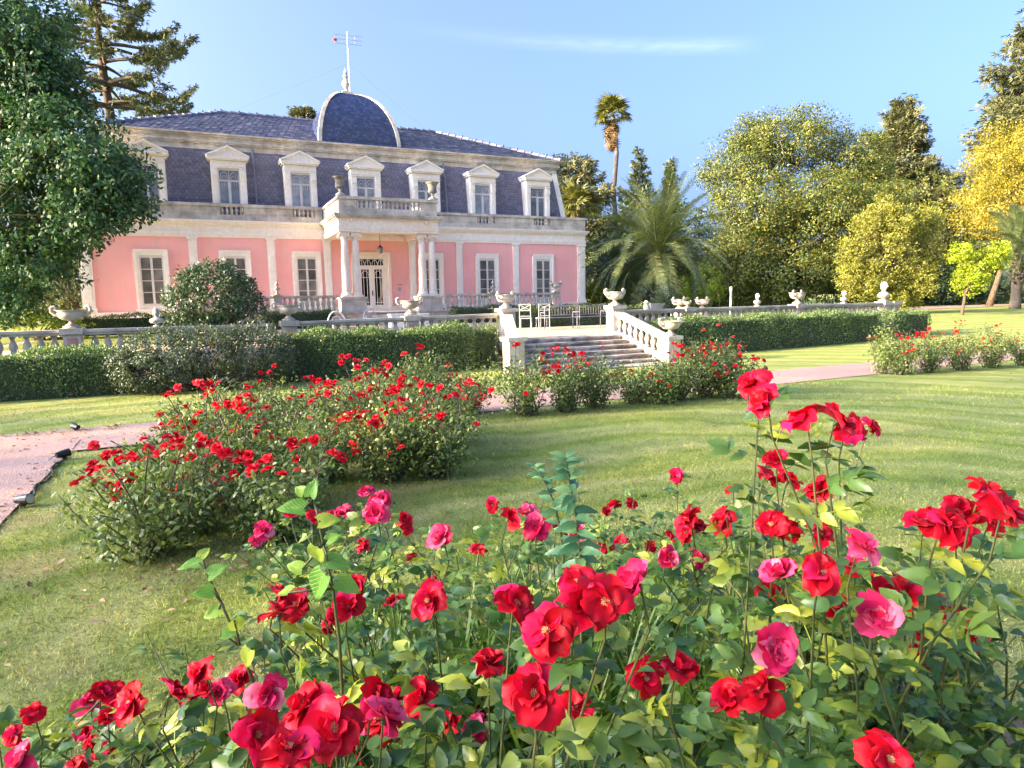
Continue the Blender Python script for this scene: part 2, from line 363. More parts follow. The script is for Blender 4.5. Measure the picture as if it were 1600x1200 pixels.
# ------------------------------------------------------------------ scatter of leaves
def leaf_tpl(kind):
    if kind == 'diamond':       # folded along the midrib
        v = [(0, 0, 0), (.5, .26, .07), (1, 0, -.08), (.5, -.26, .07)]; f = [(0, 2, 1), (0, 3, 2)]
    elif kind == 'oval':
        v = [(0, 0, 0), (.30, .2, .06), (.68, .2, .02), (1, 0, -.1), (.68, -.2, .02), (.30, -.2, .06)]
        f = [(0, 5, 1), (1, 5, 4), (1, 4, 2), (2, 4, 3)]
    elif kind == 'needle':
        v = [(0, .06, 0), (0, -.06, 0), (.7, -.07, -.05), (1, 0, -.13), (.7, .07, -.05)]; f = [(0, 1, 2), (0, 2, 4), (4, 2, 3)]
    elif kind == 'blade':
        v = [(-.05, 0, 0), (.05, 0, 0), (.03, .12, .6), (0, .32, 1)]; f = [(0, 1, 2), (0, 2, 3)]
    elif kind == 'spray':       # three leaflets in a fan
        v = []; f = []
        for a in (-.75, 0, .75):
            c, s = math.cos(a), math.sin(a); o = len(v)
            for x, y, z in [(0, 0, 0), (.5, .15, .05), (1, 0, -.08), (.5, -.15, .05)]: v.append((x*c-y*s, x*s+y*c, z))
            f += [(o, o+2, o+1), (o, o+3, o+2)]
    return np.array(v, float), np.array(f, int)
def norm(a): return a/(np.linalg.norm(a, axis=-1, keepdims=True)+1e-9)
def scatter(tpl, pos, dirs, nrm, size):
    tv, tf = leaf_tpl(tpl) if isinstance(tpl, str) else tpl
    x = norm(dirs); z = norm(nrm-x*np.sum(nrm*x, -1, keepdims=True)); y = np.cross(z, x)
    size = np.asarray(size, float).reshape(-1, 1, 1) if np.ndim(size) else size
    P = pos[:, None, :]+size*(tv[None, :, 0:1]*x[:, None]+tv[None, :, 1:2]*y[:, None]+tv[None, :, 2:3]*z[:, None])
    n, k = len(pos), len(tv)
    Fs = (tf[None]+(np.arange(n)*k)[:, None, None]).reshape(-1, tf.shape[1])
    return P.reshape(-1, 3), Fs
def join(parts):
    vs, fs, o = [], [], 0
    for v, f in parts: vs.append(v); fs.append(f+o); o += len(v)
    return np.concatenate(vs), np.concatenate(fs)
def sph(rng, n): return norm(rng.normal(size=(n, 3)))
def crown(rng, blobs, n_clump, per, clump_r, size, tpl='diamond', up=.4, shell=(.6, 1.), droop=.2, flat=.75, jitter=.8):
    B = np.array([b[:6] for b in blobs], float); wts = np.array([b[3]*b[4]*b[5] for b in blobs])**.67; wts /= wts.sum()
    k = rng.choice(len(B), n_clump, p=wts); d = sph(rng, n_clump); r = rng.uniform(shell[0]**2, shell[1]**2, n_clump)**.5
    cc = B[k, :3]+d*B[k, 3:6]*r[:, None]
    # drop clumps buried deep in another blob
    keep = np.ones(n_clump, bool)
    for i in range(len(B)):
        q = np.linalg.norm((cc-B[i, :3])/B[i, 3:6], axis=1); keep &= ~((q < .55) & (k != i))
    cc, d = cc[keep], d[keep]; n = len(cc)
    cr = clump_r*rng.uniform(.6, 1.35, n)
    off = rng.normal(size=(n, per, 3)); off = off/np.linalg.norm(off, axis=2, keepdims=True)*rng.uniform(.15, 1, (n, per, 1))**.5
    off[..., 2] *= flat
    pos = (cc[:, None]+off*cr[:, None, None]).reshape(-1, 3)
    nr = norm((d[:, None]*.7+off*.8).reshape(-1, 3)+np.array([0, 0, up])+rng.normal(size=pos.shape)*jitter*.5)
    dr = norm(rng.normal(size=pos.shape)+np.repeat(d, per, 0)*.6+np.array([0, 0, -droop]))
    return scatter(tpl, pos, dr, nr, size*rng.uniform(.65, 1.3, len(pos))), cc
def limb(mb, a, b, r0, r1, rng, bend=.12, n=6, k=5):
    a, b = np.array(a, float), np.array(b, float); L = np.linalg.norm(b-a); mid = rng.normal(size=3)*bend*L
    pts = [a+(b-a)*t+mid*math.sin(math.pi*t) for t in np.linspace(0, 1, k)]
    mb.tube(pts, list(np.linspace(r0, r1, k)), n); return pts
def tree(name, label, base, blobs, leaf, n_clump, per, clump_r, size, trunk_r=.35, seed=0, tpl='diamond', group=None, cat='tree', fork=None, mat='bark', inner=0, limb_k=1., **kw):
    rng = np.random.default_rng(seed); base = np.array(base, float)
    t = thing(name, label, cat, base, group)
    mb = MB(); B = np.array([b[:6] for b in blobs], float); ctr = B[:, :3].mean(0)
    fk = base+(ctr-base)*np.array([.5, .5, .45]) if fk_none(fork) else np.array(fork, float)
    mb.tube([base+(0, 0, -.3), base+(fk-base)*.4+rng.normal(size=3)*.05, fk], [trunk_r*1.35, trunk_r, trunk_r*.85], 9)
    (v, f), cc = crown(rng, blobs, n_clump, per, clump_r, size, tpl, **kw)
    if inner:
        kw2 = dict(kw); kw2['shell'] = (.15, .62); (v2, f2), _ = crown(rng, blobs, inner, per, clump_r*1.3, size*1.1, tpl, **kw2); v, f = join([(v, f), (v2, f2)])
    for b in B:
        pts = limb(mb, fk, b[:3], trunk_r*.6*limb_k, trunk_r*.22*limb_k, rng)
        near = cc[np.argsort(np.linalg.norm((cc-b[:3])/b[3:6], axis=1))]
        for q in near[::max(1, len(near)//9)][:9]: limb(mb, pts[rng.integers(2, 5)], q, trunk_r*.2*limb_k, trunk_r*.05*limb_k, rng, n=4, k=4)
    mb.build('trunk', M[mat], t, smooth=True)
    big('crown', v, f, M[leaf], t)
    return t
def fk_none(x): return x is None

# ================================================================== THE SETTING
def sst(x, a, b): t = np.clip((x-a)/(b-a), 0, 1); return t*t*(3-2*t)
def gh(x, y):
    """height of the ground sheet"""
    x, y = np.asarray(x, float), np.asarray(y, float)
    side = np.maximum(sst(x, 5, 24), sst(-x, 15, 24)); side = np.maximum(side, sst(y, -21, -18)*.6)
    h = .66*side*sst(y, -30, -12)
    return h+.022*np.clip(y-6, 0, 60)
def sheet(name, xs, ys, mat, dz=0., kind='structure', mask=None):
    X, Y = np.meshgrid(xs, ys); Zz = gh(X, Y)+dz; v = np.stack([X, Y, Zz], -1).reshape(-1, 3); nx = len(xs)
    f = [(j*nx+i, j*nx+i+1, (j+1)*nx+i+1, (j+1)*nx+i) for j in range(len(ys)-1) for i in range(nx-1)]
    return big(name, v, np.array(f), M[mat], None, kind, smooth=True)
gx = np.concatenate([np.linspace(-600, -60, 12), np.linspace(-50, 90, 141), np.linspace(110, 700, 12)])
gy = np.concatenate([np.linspace(-300, -60, 8), np.linspace(-50, 70, 121), np.linspace(90, 900, 16)])
sheet('lawn', gx, gy, 'lawn')
def strip(name, pts, mat, dz, label=None):
    """closed outline (x,y) as a sheet that follows the ground: rows between left and right polylines"""
    (A, B) = pts; A, B = np.array(A, float), np.array(B, float); v = []; nseg = 6
    for a, b in zip(A, B):
        for t in np.linspace(0, 1, nseg+1):
            q = a+(b-a)*t; v.append((q[0], q[1], float(gh(q[0], q[1]))+dz))
    f = [(j*(nseg+1)+i, j*(nseg+1)+i+1, (j+1)*(nseg+1)+i+1, (j+1)*(nseg+1)+i) for j in range(len(A)-1) for i in range(nseg)]
    o = big(name, v, np.array(f), M[mat], None, 'structure', smooth=True); return o
us = np.linspace(-45, 60, 211); rgp = np.random.default_rng(5)
wob = np.convolve(rgp.normal(size=len(us)+8), np.ones(9)/9, 'valid')*.10; wob2 = np.convolve(rgp.normal(size=len(us)+8), np.ones(9)/9, 'valid')*.08
bow = np.clip(us-4, 0, 40)
strip('gravel_path', ([(u, -28.95+a+.04*b) for u, a, b in zip(us, wob, bow)], [(u, -27.15+a+.02*b) for u, a, b in zip(us, wob2, bow)]), 'gravel', .012)
vv = np.linspace(-60, -28.2, 60); wob3 = np.convolve(rgp.normal(size=len(vv)+4), np.ones(5)/5, 'valid')*.07
strip('side_path', ([(-13.6+a, v) for v, a in zip(vv, wob3)], [(-10.82+a*.6-.25*max(0, -31.5-v)*.0, v) for v, a in zip(vv, wob3[::-1])]), 'gravel', .018)
fp = [((36, -9.2), (37.5, -4.0)), ((44, -8.6), (45, -3.6)), ((54, -8), (54.5, -4.5)), ((80, -6.5), (80, -3))]
strip('far_path', ([a for a, b in fp], [b for a, b in fp]), 'gravel', .03)
fp = [((37, -5), (41.5, -4.6)), ((42, 2), (47, 3)), ((60, 12), (66, 12.5)), ((90, 27), (96, 27))]
strip('far_path_branch', ([a for a, b in fp], [b for a, b in fp]), 'gravel', .036)
# strip of soil under the foreground roses
def patch(name, cx, cy, rx, ry, mat, dz, seed, n=40):
    r = np.random.default_rng(seed); a = np.linspace(0, 2*np.pi, n, endpoint=False)
    k = 1+.12*np.sin(3*a+r.uniform(0, 6))+.08*np.sin(7*a+r.uniform(0, 6))+r.normal(size=n)*.025
    v = [(cx, cy, float(gh(cx, cy))+dz)]+[(cx+rx*q*math.cos(t), cy+ry*q*math.sin(t), float(gh(cx, cy))+dz) for t, q in zip(a, k)]
    big(name, v, np.array([(0, i+1, (i+1) % n+1) for i in range(n)]), M[mat], None, 'structure')
patch('rose_bed_soil', -8.1, -37.2, 1.9, 1.25, 'ground_dirt', .01, 1)

# terrace in front of and around the mansion
b = MB(); b.box(-45, 15.6, -21.15, 20, -.5, .7); tag(b.build('terrace', M['terrace']), kind='structure')
b = MB(); b.box(-45, -14.9, -20.9, 19.9, .69, .706); tag(b.build('terrace_lawn', M['meadow']), kind='structure')
b = MB(); b.box(-14.5, -8, -16.5, -6.9, .69, .707); tag(b.build('forecourt_lawn', M['meadow']), kind='structure')

# ================================================================== THE MANSION
HX = 14.32
H = thing('mansion', 'pink two-storey mansion with slate mansard roof, square dome and columned porch', 'mansion', (0, 0, .7))
def hb(name, mat, parent=None, **k):
    return lambda *boxes: [b.box(*x) for b in [MB()] for x in boxes] and None
def hbox(name, mat, boxes, parent=H, bevel=0):
    b = MB()
    for x in boxes: b.box(*x)
    return b.build(name, M[mat], parent, bevel=bevel)
hbox('wall', 'pink', [(-HX, HX, 0, 14, .7, 5.5)])
hbox('base', 'cream', [(-HX-.06, HX+.06, -.06, 14.06, .7, 1.55), (-HX-.10, HX+.10, -.10, 14.1, 1.55, 1.62)])
# entablature: stacked fascias and crown mouldings run along the front and round the porch
def entab(b, x0, x1, y0, y1):
    for z0, z1, p in ((5.40, 5.53, .06), (5.53, 5.67, .09), (5.67, 6.0, .05), (6.0, 6.06, .11), (6.06, 6.14, .17), (6.14, 6.22, .24), (6.22, 6.27, .28)):
        b.box(x0-p, x1+p, y0-p, y1+p, z0, z1)
b = MB(); entab(b, -HX, HX, 0, 14); b.build('entablature', M['cream'], H)
# roof-terrace parapet
bal_prof = [(.055, 0), (.055, .05), (.03, .07), (.04, .14), (.062, .22), (.055, .28), (.032, .36), (.028, .40), (.045, .42), (.045, .45)]
def bal_mesh(name, h, r, mat, n=8):
    b = MB(); b.lathe([(a/.062*r, z/.45*h) for a, z in bal_prof], n=n); return b.mesh(name, M[mat], True)
small_bal = bal_mesh('baluster', .42, .085, 'stone_pale')
op = [-11.15, -7.26, -3.61, 3.61, 7.26, 11.15]
b = MB()
b.box(-HX-.06, -2.62, -.05, .14, 6.27, 6.58); b.box(2.62, HX+.06, -.05, .14, 6.27, 6.58)
cuts = [-HX-.06]+[x for o in op for x in (o-.58, o+.58)]+[HX+.06]
for i in range(0, len(cuts), 2):
    a, c = cuts[i], cuts[i+1]
    if a < 0 < c:
        b.box(a, -2.62, -.05, .14, 6.58, 7.0); b.box(2.62, c, -.05, .14, 6.58, 7.0)
    else: b.box(a, c, -.05, .14, 6.58, 7.0)
b.box(-HX-.12, -2.62, -.12, .2, 7.0, 7.07); b.box(2.62, HX+.12, -.12, .2, 7.0, 7.07)
b.box(-HX-.09, -2.62, -.09, .17, 7.07, 7.15); b.box(2.62, HX+.09, -.09, .17, 7.07, 7.15)
for sx in (-1, 1): b.box(sx*HX-.06, sx*HX+.07, .14, 14, 6.27, 7.12)
par = b.build('parapet', M['stone'], H)
for o in op:
    for k in range(5): put('baluster', small_bal, H, (o-.46+.23*k, .045, 6.58))
for o in op:      # raised panels between the openings
    for a, c in ((o-1.75, o-.78), (o+.78, o+1.75)):
        if abs(a) < 2.7 or abs(c) < 2.7: continue
        a = max(a, -HX+.1); c = min(c, HX-.1)
        pan = MB(); pan.box(a, c, -.075, -.05, 6.64, 6.94); pan.build('parapet_panel', M['stone'], H)
# pilasters
for x in (-14.06, -9.25, -5.42, -2.45, 2.45, 5.42, 9.25, 14.06):
    w2 = .28 if abs(x) > 13 else .2
    b = MB(); b.box(x-w2, x+w2, -.075, .02, 1.62, 5.12); b.box(x-w2*.55, x+w2*.55, -.095, -.07, 1.95, 4.95)
    b.box(x-w2-.05, x+w2+.05, -.11, .02, 1.62, 1.85); b.box(x-w2-.02, x+w2+.02, -.10, .02, 5.12, 5.18); b.box(x-w2-.06, x+w2+.06, -.13, .02, 5.3, 5.4); b.box(x-w2, x+w2, -.085, .02, 5.18, 5.3)
    b.build('pilaster', M['cream'], H)
# ground-floor windows
pane_g = MB().box(-.205, .205, -.006, .006, -.265, .265).mesh('pane', M['glass'])
def window(x, right):
    wn = MB()
    for a, c, z0, z1, p in ((-.765, .765, 1.74, 4.72, .06),): pass
    for s in (-1, 1):
        a, c = sorted((s*.53, s*.765)); wn.box(x+a, x+c, -.07, .05, 1.74, 4.72)
        a, c = sorted((s*.66, s*.78)); wn.box(x+a, x+c, -.10, .02, 1.70, 4.745)
    wn.box(x-.53, x+.53, -.07, .05, 4.46, 4.72); wn.box(x-.78, x+.78, -.102, .02, 4.64, 4.746)
    wn.box(x-.53, x+.53, -.02, .2, 1.62, 1.9); wn.box(x-.84, x+.84, -.16, .02, 1.63, 1.74)
    o = wn.build('window', M['cream'], H)
    rv = MB(); rv.box(x-.53, x+.53, .004, .012, 1.9, 4.46); rv.build('reveal', M['glass_door'], o)
    fr = MB(); y0, y1 = -.045, .0
    fr.box(x-.53, x-.47, y0, y1, 1.9, 4.46); fr.box(x+.47, x+.53, y0, y1, 1.9, 4.46); fr.box(x-.47, x+.47, y0, y1, 4.33, 4.46); fr.box(x-.47, x+.47, y0, y1, 1.9, 2.0)
    fr.box(x-.055, x+.055, y0-.012, y1, 2.0, 4.33)
    for k in range(1, 4): fr.box(x-.47, x+.47, y0+.006, y1, 2.0+k*.5825-.016, 2.0+k*.5825+.016)
    fr.build('frame', M['frame'], o)
    for s in (-1, 1):
        for k in range(4): put('pane', pane_g, o, (x+s*.262, -.012, 2.0+.5825*(k+.5)), (R_(random.Random(k+x).uniform(-.5, .5)), 0, R_(random.Random(k*3+x).uniform(-.5, .5))))
for x in (-11.2, -7.26, -3.6, 3.6, 7.26, 11.2): window(x, x > 0)
# entrance door
d = MB()
for s in (-1, 1):
    a, c = sorted((s*.80, s*1.12)); d.box(a, c, -.07, .05, 1.35, 4.72); a, c = sorted((s*.98, s*1.14)); d.box(a, c, -.11, .02, 1.35, 4.74)
d.box(-.80, .80, -.07, .05, 4.42, 4.72); d.box(-1.14, 1.14, -.112, .02, 4.62, 4.742)
dcase = d.build('door_case', M['peach'], H)
d = MB(); y0, y1 = -.05, 0
d.box(-.80, -.70, y0, y1, 1.35, 4.42); d.box(.70, .80, y0, y1, 1.35, 4.42); d.box(-.70, .70, y0, y1, 3.86, 3.99); d.box(-.70, .70, y0, y1, 4.34, 4.42)
d.box(-.06, .06, y0-.02, y1, 1.35, 3.86)
for s in (-1, 1):
    a, c = sorted((s*.06, s*.70)); d.box(a, c, y0+.005, y1, 1.35, 1.72); a2, c2 = sorted((s*.60, s*.70)); d.box(a2, c2, y0+.004, y1, 1.72, 3.86); a3, c3 = sorted((s*.06, s*.16)); d.box(a3, c3, y0+.004, y1, 1.72, 3.86); d.box(a, c, y0+.003, y1, 3.76, 3.86)
    for xx in (.28, .48): d.box(s*xx-.012, s*xx+.012, y0+.01, y1, 1.72, 3.76)
    for zz in (1.86, 3.30): d.box(a, c, y0+.012, y1, zz-.014, zz+.014)
    arc = [(s*(.38+.22*math.cos(t)), -.036, 3.34+.34*math.sin(t)) for t in np.linspace(0, math.pi, 9)]; d.tube(arc, .014, 4)
    for cx in (.20, .55):
        arc = [(s*(cx+.16*math.cos(t)), -.036, 4.0+.3*math.sin(t)) for t in np.linspace(0, math.pi, 9)]; d.tube(arc, .013, 4)
        d.tube([(s*cx, -.036, 4.0), (s*cx, -.036, 4.34)], .012, 4)
door = d.build('door', M['door_white'], dcase)
g = MB(); g.box(-.72, .72, -.014, -.004, 1.6, 4.4); g.build('door_glass', M['glass_door'], dcase)
g = MB(); g.tube([(.0, -.09, 2.3), (.0, -.11, 2.4), (0, -.09, 2.5)], .018, 6); g.cbox(0, -.075, 2.4, .06, .02, .3); g.build('door_handle', M['iron'], dcase)
# porch floor, steps and balustrade
b = MB(); b.box(-9.9, 9.9, -4.75, 0, .7, 1.32); b.box(-10, 10, -4.85, 0, 1.32, 1.37); b.build('porch_floor', M['stone_pale'], H)
for k in range(4): hbox('porch_step', 'stone_pale', [(-1.2, 1.2, -5.0-.3*k-.15, -4.86, .7, 1.22-.13*k)])
big_bal = bal_mesh('baluster', .62, .105, 'stone_pale')
for s in (-1, 1):
    a, c = sorted((s*2.78, s*9.9)); b = MB()
    b.box(a, c, -4.55, -4.35, 1.37, 1.50); b.box(a, c, -4.6, -4.3, 2.12, 2.24)
    for px_ in (5.7, 9.7): b.box(s*px_-.18, s*px_+.18, -4.66, -4.24, 1.37, 2.12); b.box(s*px_-.22, s*px_+.22, -4.7, -4.2, 2.24, 2.29)
    b.build('porch_rail', M['stone_pale'], H)
    for px_ in (5.7, 9.7):
        q = MB(); arc = [(s*px_+.09*math.cos(t), 1.82+.12*math.sin(t)) for t in np.linspace(0, math.pi, 7)]+[(s*px_-.09, 1.55), (s*px_+.09, 1.55)]
        q.profile_y(arc, -4.668, -4.655); q.build('pier_panel', M['pink'], H)
    x = 3.02
    while x < 9.4:
        if abs(x-5.7) > .26: put('baluster', big_bal, H, (s*x, -4.45, 1.5))
        x += .262
# columns
colm = MB(); colm.lathe([(.21, 0), (.215, .1), (.205, .6), (.20, 1.2), (.175, 2.2), (.165, 2.62)], n=20)
colm_me = colm.mesh('shaft', M['peach'], True)
cb = MB(); cb.box(-.26, .26, -.26, .26, 0, .09); cb.lathe([(.255, .09), (.265, .13), (.25, .17), (.225, .19), (.235, .22), (.24, .25), (.215, .28)], n=18)
cb_me = cb.mesh('column_base', M['peach'])
cc_ = MB(); cc_.lathe([(.168, 0), (.19, .03), (.17, .06), (.17, .10), (.23, .17)], n=16); cc_.box(-.25, .25, -.25, .25, .27, .33)
cc_.box(-.235, .235, -.22, .22, .17, .27)
for s in (-1, 1):
    for yy in (-.2, .2): 
        cc_.tube([(s*.235, yy-.045, .15), (s*.235, yy+.045, .15)], .095, 12); cc_.tube([(s*.235, yy-.06, .15), (s*.235, yy+.06, .15)], .035, 8)
cc_me = cc_.mesh('capital', M['peach'])
for s in (-1, 1):
    for x in (1.76, 2.30):
        o = put('column', colm_me, H, (s*x, -4.15, 2.43)); put('column_base', cb_me, o, (s*x, -4.15, 2.15)); put('capital', cc_me, o, (s*x, -4.15, 5.05))
    a, c = sorted((s*1.40, s*2.66)); p = MB(); p.box(a, c, -4.6, -3.7, 1.37, 2.05); p.box(a-.05, c+.05, -4.66, -3.65, 2.05, 2.15); p.box(a-.03, c+.03, -4.62, -3.68, .7, 1.45)
    p.build('column_pedestal', M['stone_pale'], H)
# porch entablature and balcony
b = MB()
for z0, z1, p in ((5.40, 5.53, .02), (5.53, 5.67, .05), (5.67, 6.0, .01), (6.0, 6.06, .07)):
    b.box(-2.58-p, 2.58+p, -4.45-p, -3.85, z0, z1)
    for s in (-1, 1):
        a, c = sorted((s*2.0, s*(2.58+p))); b.box(a, c, -3.85, -.055, z0, z1)
b.build('porch_entablature', M['peach'], H)
b = MB()
for z0, z1, p in ((6.06, 6.14, .14), (6.14, 6.22, .21), (6.22, 6.275, .25)): b.box(-2.58-p, 2.58+p, -4.45-p, -.06, z0, z1)
b.build('balcony_floor', M['stone'], H)
hbox('porch_ceiling', 'peach', [(-2.0, 2.0, -3.85, -.06, 5.78, 5.86)])
b = MB()
for s in (-1, 1):
    a, c = sorted((s*1.72, s*2.56)); b.box(a, c, -4.45, -4.22, 6.58, 7.0)
    a, c = sorted((s*2.38, s*2.56)); b.box(a, c, -4.22, -.05, 6.275, 7.0)
    for y0, y1 in ((-3.9, -2.6), (-2.2, -.8)): a, c = sorted((s*2.55, s*2.585)); b.box(a, c, y0, y1, 6.62, 6.95)
    a, c = sorted((s*2.3, s*2.64)); b.box(a, c, -4.53, -.12, 7.0, 7.07); a, c = sorted((s*2.33, s*2.61)); b.box(a, c, -4.5, -.09, 7.07, 7.15)
    a, c = sorted((s*1.85, s*2.35)); b.box(a, c, -4.475, -4.45, 6.64, 6.94)
b.box(-2.56, 2.56, -4.45, -4.22, 6.275, 6.58)
b.box(-2.3, 2.3, -4.53, -4.15, 7.0, 7.07); b.box(-2.33, 2.33, -4.5, -4.18, 7.07, 7.15)
b.build('balcony_parapet', M['stone'], H)
for k in range(15): put('baluster', small_bal, H, (-1.61+.23*k, -4.335, 6.58))
for s in (-1, 1):       # small drain heads under the balcony
    d = MB(); d.lathe([(.03, 0), (.07, .06), (.09, .16), (.06, .2)], s*1.95, -4.5, 5.84, 8); d.build('drain_head', M['peach'], H)
# doorbell plate by the entrance
d = MB(); d.cbox(1.62, -.015, 2.62, .2, .03, .2); q = d.build('intercom_plate', M['white_metal'], H)
d = MB(); d.lathe([(.04, 0), (.04, .02)], 1.62, -.05, 2.6, 8); d.build('intercom_button', M['iron'], q)
d = MB(); d.cbox(1.66, -.012, 2.88, .3, .024, .05); d.build('name_plate', M['panel_pink'], H)

# ---- mansard
def shingles(P00, P10, P01, P11, rows, wid, thick, rng, lap=1.25):
    """tilted overlapping plates on a four-cornered slope: P00-P10 lower edge, P01-P11 upper edge"""
    P00, P10, P01, P11 = [np.array(p, float) for p in (P00, P10, P01, P11)]; vs = []; fs = []
    nrm_ = np.cross(P10-P00, (P01+P11-P00-P10)/2); nrm_ /= np.linalg.norm(nrm_)+1e-9
    for r in range(rows):
        t0, t1 = r/rows, min(1, (r+lap)/rows)
        a0, b0 = P00+(P01-P00)*t0, P10+(P11-P10)*t0; a1, b1 = P00+(P01-P00)*t1, P10+(P11-P10)*t1
        L = np.linalg.norm(b0-a0)
        if L < .05: continue
        n = max(1, int(round(L/wid))); ed = np.arange(n+1)/n
        if r % 2 and n > 1: ed = np.concatenate([[0], (np.arange(n)+.5)/n, [1]])
        for i in range(len(ed)-1):
            s0, s1 = ed[i]+.04/n, ed[i+1]-.04/n; k = len(vs); th = thick*rng.uniform(.7, 1.4); dz = rng.normal()*.04*(P01-P00)/rows
            vs += [a0+(b0-a0)*s0+nrm_*th+dz, a0+(b0-a0)*s1+nrm_*th*rng.uniform(.8, 1.2)+dz, a1+(b1-a1)*s1+nrm_*.004, a1+(b1-a1)*s0+nrm_*.004]
            vs += [vs[k]-nrm_*th, vs[k+1]-nrm_*th]
            fs += [(k, k+1, k+2, k+3), (k+4, k+5, k+1, k)]
    return np.array(vs), np.array(fs)
rgs = np.random.default_rng(11)
MB0, MT0 = (13.45, .62, 6.27), (12.85, 1.2, 10.12)      # half-width / front line at foot and head
foot = [(-13.45, .62, 6.27), (13.45, .62, 6.27), (13.45, 13.4, 6.27), (-13.45, 13.4, 6.27)]
head = [(-12.85, 1.2, 10.12), (12.85, 1.2, 10.12), (12.85, 12.8, 10.12), (-12.85, 12.8, 10.12)]
b = MB(); b.hexa(foot+head); mans = b.build('mansard', M['slate_base'], H)
parts = []
for i in range(4):
    j = (i+1) % 4
    parts.append(shingles(foot[i], foot[j], head[i], head[j], 24, .23, .022, rgs))
v, f = join(parts); o = big('shingles', v, f, M['slate'], mans, 'stuff')
b = MB()
for i in range(4):      # pale corner bands
    p, q = np.array(foot[i], float), np.array(head[i], float); sx = np.sign(p[0]); sy = -1 if i < 2 else 1
    w_ = .3
    b = MB(); b.hexa([p+(-sx*w_, sy*.05, 0), p+(sx*.05, sy*.05, 0), p+(sx*.05, -sy*w_, 0), p+(-sx*w_, -sy*w_, 0), q+(-sx*w_, sy*.05, 0), q+(sx*.05, sy*.05, 0), q+(sx*.05, -sy*w_, 0), q+(-sx*w_, -sy*w_, 0)]); b.build('corner_band', M['cream'], mans)
# upper cornice
b = MB()
for z0, z1, p in ((10.08, 10.36, .0), (10.36, 10.44, .10), (10.44, 10.56, .16), (10.56, 10.72, .14), (10.72, 10.80, .26), (10.80, 10.88, .34)):
    b.box(-12.9-p, 12.9+p, 1.12-p, 12.9+p, z0, z1)
b.build('roof_cornice', M['stone_pale'], H)
# dormers
def dormer(x):
    b = MB(); y = .36
    for s in (-1, 1):
        a, c = sorted((x+s*.53, x+s*.86)); b.box(a, c, y, 1.15, 6.27, 9.42); 
        a2, c2 = sorted((x+s*.58, x+s*.81)); b.box(a2, c2, y-.05, y, 6.3, 8.55)
        for z0, z1, p in ((8.62, 8.72, .13), (8.72, 8.98, .10), (8.98, 9.05, .15), (8.5, 8.62, .07)): b.box(a2-.02, c2+.02, y-p, y, z0, z1)
        b.lathe([(.0, 0), (.05, .05), (.0, .16)], x+s*.70, y-.05, 8.28, 6)
    b.box(x-.53, x+.53, y, 1.15, 9.04, 9.42); b.box(x-.86, x+.86, y-.04, y, 9.12, 9.4)
    o = b.build('dormer', M['cream'], H)
    p = MB(); p.box(x-.96, x+.96, y-.16, 1.2, 9.42, 9.50); p.box(x-1.02, x+1.02, y-.22, 1.2, 9.50, 9.58)
    tri = [(x-1.04, 9.58), (x+1.04, 9.58), (x+1.04, 9.64), (x, 10.14), (x-1.04, 9.64)]; p.profile_y(tri, y-.14, 1.4)
    for s in (-1, 1): p.hexa([(x+s*1.06, y-.24, 9.585), (x, y-.24, 10.07), (x, 1.35, 10.07), (x+s*1.06, 1.35, 9.585), (x+s*1.06, y-.24, 9.665), (x, y-.24, 10.17), (x, 1.35, 10.17), (x+s*1.06, 1.35, 9.665)][::1] if s < 0 else
                             [(x, y-.241, 10.07), (x+1.06, y-.241, 9.585), (x+1.06, 1.35, 9.585), (x, 1.35, 10.07), (x, y-.241, 10.17), (x+1.06, y-.241, 9.665), (x+1.06, 1.35, 9.665), (x, 1.35, 10.17)])
    p.build('pediment', M['cream'], o)
    g = MB(); g.box(x-.53, x+.53, y+.14, y+.15, 6.3, 9.04); g.build('pane', M['glass_pale'], o)
    fr = MB(); y0, y1 = y+.09, y+.135
    for s in (-1, 1):
        a, c = sorted((x+s*.47, x+s*.53)); fr.box(a, c, y0, y1, 6.3, 8.93)
        for k in (.235,): fr.tube([(x+s*k+.2*math.cos(t), y0+.02, 8.47+.38*math.sin(t)) for t in np.linspace(0, math.pi, 8)], .012, 4)
        fr.tube([(x+s*.235+.12*math.cos(t), y0+.02, 8.47+.2*math.sin(t)) for t in np.linspace(0, math.pi, 6)], .010, 4)
        for k in (.12, .24, .36): fr.tube([(x+s*k, y0+.02, 8.12), (x+s*k, y0+.02, 8.36)], .009, 4)
    fr.box(x-.53, x+.53, y0-.03, y1, 8.93, 9.04); fr.box(x-.47, x+.47, y0, y1, 8.36, 8.45); fr.box(x-.07, x+.07, y0-.012, y1, 6.3, 8.36)
    fr.tube([(x, y0+.02, 8.45), (x, y0+.02, 8.93)], .015, 4)
    fr.build('frame', M['frame_dormer'], o)
for x in (-11.1, -7.26, -3.61, 0, 3.61, 7.26, 11.1): dormer(x)
for x0 in (-5.95, 4.95):
    d = MB(); d.tube([(x0, 1.06, 10.2), (x0, .98, 10.05), (x0, .52, 7.2), (x0, .44, 6.3)], .06, 8); d.build('downpipe', M['zinc'], H)
